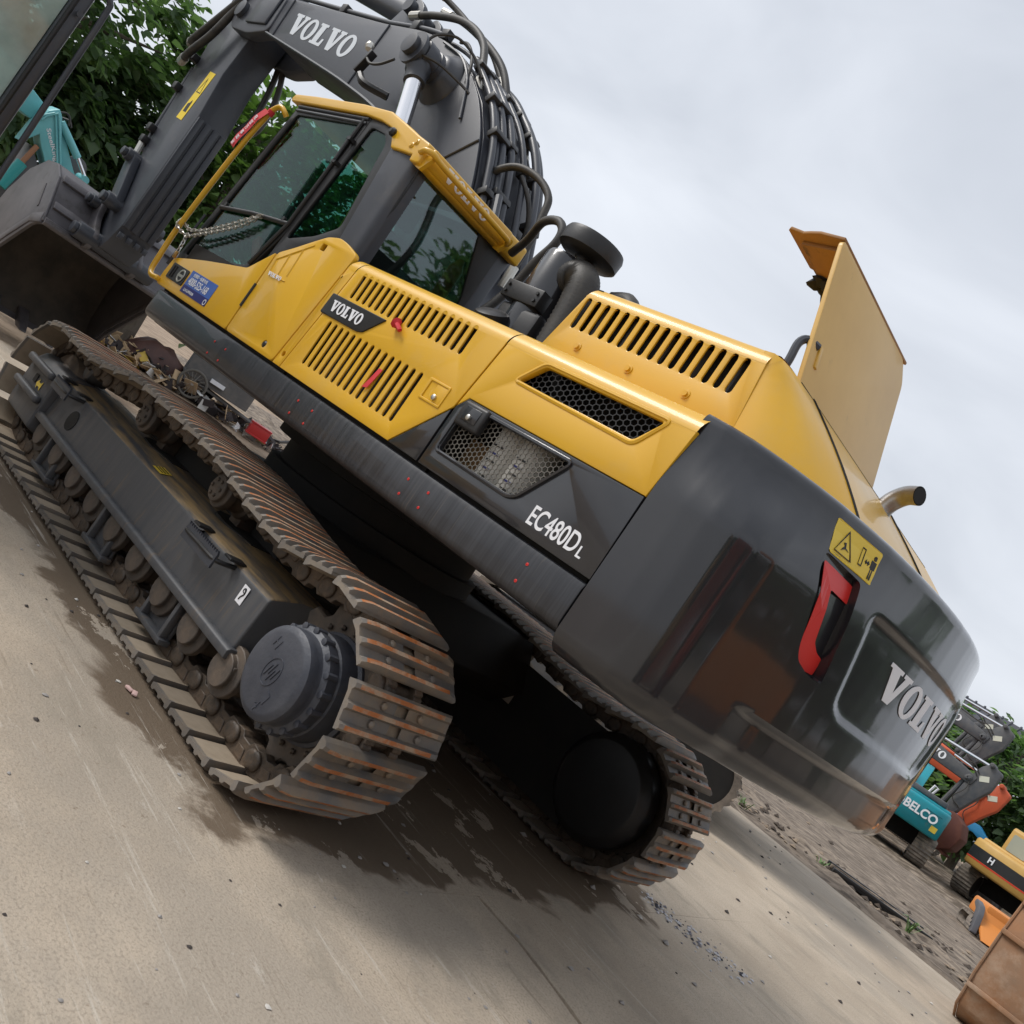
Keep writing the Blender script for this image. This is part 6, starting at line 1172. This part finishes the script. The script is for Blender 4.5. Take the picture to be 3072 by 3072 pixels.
for pts in ([c3((.40,2.70),-.30), c3((.33,2.74),-.32), c3((.27,2.70),-.34), c3((.24,2.62),-.34)], [c3((.33,2.66),-.25), c3((.25,2.68),-.3), c3((.20,2.62),-.34)]): m3 = MB(); m3.tube(smoothpath(pts, 5), .016, 6); obj('hose', m3.mesh('hose'), RUB, TL)
m3 = MB(); m3.cyl(c3((.42,2.14),-.38), c3((.47,1.83),-.42), .035, n=14); lc = obj('rusty_rod', m3.mesh('rusty_rod'), mat('rusty_rod', (.28,.13,.06), .6), TL)
m3 = MB(); m3.cyl(c3((.465,1.84),-.42), c3((.53,1.42),-.46), .075, n=18); obj('lower_cylinder', m3.mesh('lower_cylinder'), mat('deep_teal', (.02,.28,.27), .45), TL)
m3 = MB(); m3.prism([tl(*p) for p in ((.44,2.12),(.22,1.90),(-.25,1.45),(.1,.9),(.55,.9),(.50,1.4))], 'y', -.30, .25); obj('dark_linkage', m3.mesh('dark_linkage', bev=.02), VG, TL)
m3 = MB(); m3.lathe([(.14,0),(.15,.03),(.15,.05),(.10,.06)], c3((-.22,2.24),.05), (0,-1,0), 24); obj('hose_reel_cover', m3.mesh('hose_reel_cover'), VG, TL)
for y in (-1.1,1.1): obj('crawler_track', ridged(-1.5,1.5,.9,.6,y).mesh('crawler_track'), TRK, TL)
m3 = MB(); m3.bx(-2.4,1.3,-1.3,1.3,.95,2.0); obj('body', m3.mesh('body', bev=.08), TEA2, TL)
# ------------------------------------------------------------------ black cab of the machine parked alongside
NC_ = thing('excavator', 'black excavator cab with hazy glass and a grey grab rail, close alongside', 'excavator', (3.2,4.2,0), PI, GX)
def nl(x, y, z): return (3.2-x, 4.2-y, z)
def npr(mb, pts, y0, y1): mb.prism([(3.2-x, z) for x, z in pts], 'y', 4.2-y1, 4.2-y0); return mb
m3 = MB(); npr(m3, [(1.26,1.2),(1.30,3.3),(1.36,3.32),(1.44,3.32),(1.40,1.2)], 2.685, 2.785); p_ = obj('front_pillar', m3.mesh('front_pillar', bev=.02, seg=3), GRY, NC_)
m3 = MB(); m3.tube([nl(1.27,2.76,1.2), nl(1.30,2.765,3.3)], .016, 8); obj('pillar_seal', m3.mesh('pillar_seal'), BLK, NC_)
m3 = MB(); m3.tube([nl(1.38,2.675,1.2), nl(1.42,2.675,3.3)], .014, 8); obj('pillar_trim', m3.mesh('pillar_trim'), ZNC, NC_)
m3 = MB(); m3.prism([(4.2-2.79,1.3),(4.2-3.72,1.3),(4.2-3.72,3.15),(4.2-2.79,3.15)], 'x', 3.2-1.325, 3.2-1.32); obj('windscreen', m3.mesh('windscreen'), GLN, NC_)
m3 = MB(); m3.loft([[nl(x,y,z), nl(x,y-.008,z), nl(x+.005,y-.008,z2), nl(x+.005,y,z2)] for x, y, z, z2 in ((1.44,2.68,1.3,3.2),(2.3,2.47,1.3,3.2))]); obj('side_glass', m3.mesh('side_glass'), GLD, NC_)
for x0, x1 in ((1.44,1.50),(2.66,2.8)): m3 = MB(); npr(m3, [(x0,1.2),(x0,3.2),(x1,3.2),(x1,1.2)], 2.695, 2.73); obj('door_frame', m3.mesh('door_frame', bev=.01), BLK, NC_)
m3 = MB(); npr(m3, [(1.24,3.15),(1.26,3.28),(2.9,3.3),(2.9,3.15)], 2.66, 3.75); obj('cab_roof', m3.mesh('cab_roof', bev=.04), GRY, NC_)
m3 = MB(); npr(m3, [(1.30,1.0),(1.30,1.32),(2.9,1.32),(2.9,1.0)], 2.68, 3.74); obj('cab_base', m3.mesh('cab_base', bev=.03), YEL, NC_)
m3 = MB(); npr(m3, [(2.86,1.3),(2.86,3.2),(2.94,3.2),(2.94,1.3)], 2.68, 3.74); obj('cab_back', m3.mesh('cab_back'), mat('cab_lining', (.16,.17,.17), .7), NC_)
m3 = MB(); npr(m3, [(1.35,1.3),(1.35,3.15),(2.8,3.15),(2.8,1.3)], 3.70, 3.74); obj('cab_far_side', m3.mesh('cab_far_side'), GLN, NC_)
m3 = MB(); m3.tube(smoothpath([nl(1.30,2.72,2.74), nl(1.27,2.66,2.755), nl(1.26,2.625,2.73), nl(1.26,2.612,2.66), nl(1.26,2.60,2.2), nl(1.26,2.585,1.6), nl(1.26,2.59,1.35), nl(1.30,2.70,1.30)], 5), .019, 10); obj('grab_rail', m3.mesh('grab_rail', smooth=60), GRY, NC_)
m3 = MB(); m3.lathe([(.018,0),(.018,.02)], nl(1.26,2.72,2.56), (1,0,0), 10); obj('pillar_bolt', m3.mesh('pillar_bolt'), GRY, NC_)
m3 = MB(); m3.bx(-.4,.5,-.3,.3,1.5,2.5); obj('operator_seat', m3.mesh('operator_seat', bev=.1, seg=3), SEAT, NC_)
m3 = MB(); m3.bx(-3.0,1.2,-1.4,.2,.95,1.9); obj('body', m3.mesh('body', bev=.06), YEL, NC_)
for y in (-1.2,1.0): obj('crawler_track', ridged(-1.7,1.5,.95,.6,y-.9 if y < 0 else y-.9).mesh('crawler_track'), TRK, NC_)
# ------------------------------------------------------------------ big rusty bucket at the right
BK2 = thing('loose_bucket', 'large rusty excavator bucket lying on the concrete near the mud', 'bucket', (-3.47,-7.6,0), 0)
pf = [(-.70,.02),(-.62,.0),(.35,.0),(.62,.15),(.74,.5),(.72,.95),(.60,1.35),(.38,1.62),(.1,1.72),(-.35,1.70),(-.62,1.5)]
m3 = MB(); m3.loft([[(x,y,z) for y, z in pf] for x in (.0,-1.75)]); b_ = obj('shell', m3.mesh('shell', bev=.03, seg=2), RSB, BK2)
for z, y in ((.36,.72),(.98,.74),(1.32,.64)): m4 = MB(); m4.bx(-1.76,.012,y-.02,y+.02,z,z+.05); obj('wear_strip', m4.mesh('wear_strip', bev=.01), RSB, BK2)
m4 = MB(); m4.tube([(.005,y,z) for y, z in pf[2:]], .014, 6); obj('edge_weld', m4.mesh('edge_weld'), RSB, BK2)
m4 = MB()
for k in range(60): m4.obx((-random.random()*1.3-.1, -.2+.6*random.random(), 1.74+random.random()*.04), (random.random(),1,.2), (1,-.3,.1), (0,0,1), (.07,.05,.03))
stuff(obj('lime_crust', m4.mesh('lime_crust', smooth=0), mat('pale_crust', (.42,.38,.33), .95, bump=.5), BK2))
# orange dozer blade with a grey rubber guard
OB = thing('dozer_blade', 'small orange dozer blade machine with a grey perforated guard behind the rusty bucket', 'loader', (-1.75,-19.0,0), math.radians(-60)); OB.scale = (.62,)*3
m3 = MB(); m3.prism([(-.9,.05),(-.8,.02),(.5,.55),(.55,.95),(.45,.98),(.3,.62)], 'y', -.9, .9); obj('blade', m3.mesh('blade', bev=.02), ORB, OB)
m3 = MB(); m3.bx(.4,1.9,-.8,.8,.55,1.1); obj('body', m3.mesh('body', bev=.08), ORB, OB)
m3 = MB(); m3.prism(rpoly([(-.35,.05),(-.15,.02),(.35,.75),(.75,.9),(.7,1.05),(.2,.95),(-.05,.7)], .08), 'y', .92, 1.12); gd = obj('guard', m3.mesh('guard', bev=.04, seg=3), mat('grey_rubber', (.10,.10,.11), .6), OB)
for k in range(3):
    for j in range(2): m4 = MB(); m4.cyl((-.12+.11*k+.05*j,1.10,.20+.13*k-.05*j),(-.12+.11*k+.05*j,1.125,.20+.13*k-.05*j), .03, n=8); obj('guard_hole', m4.mesh('guard_hole'), DRK, gd)
for y in (-.75,.75): obj('crawler_track', ridged(.5,1.8,.5,.3,y).mesh('crawler_track'), TRK, OB)
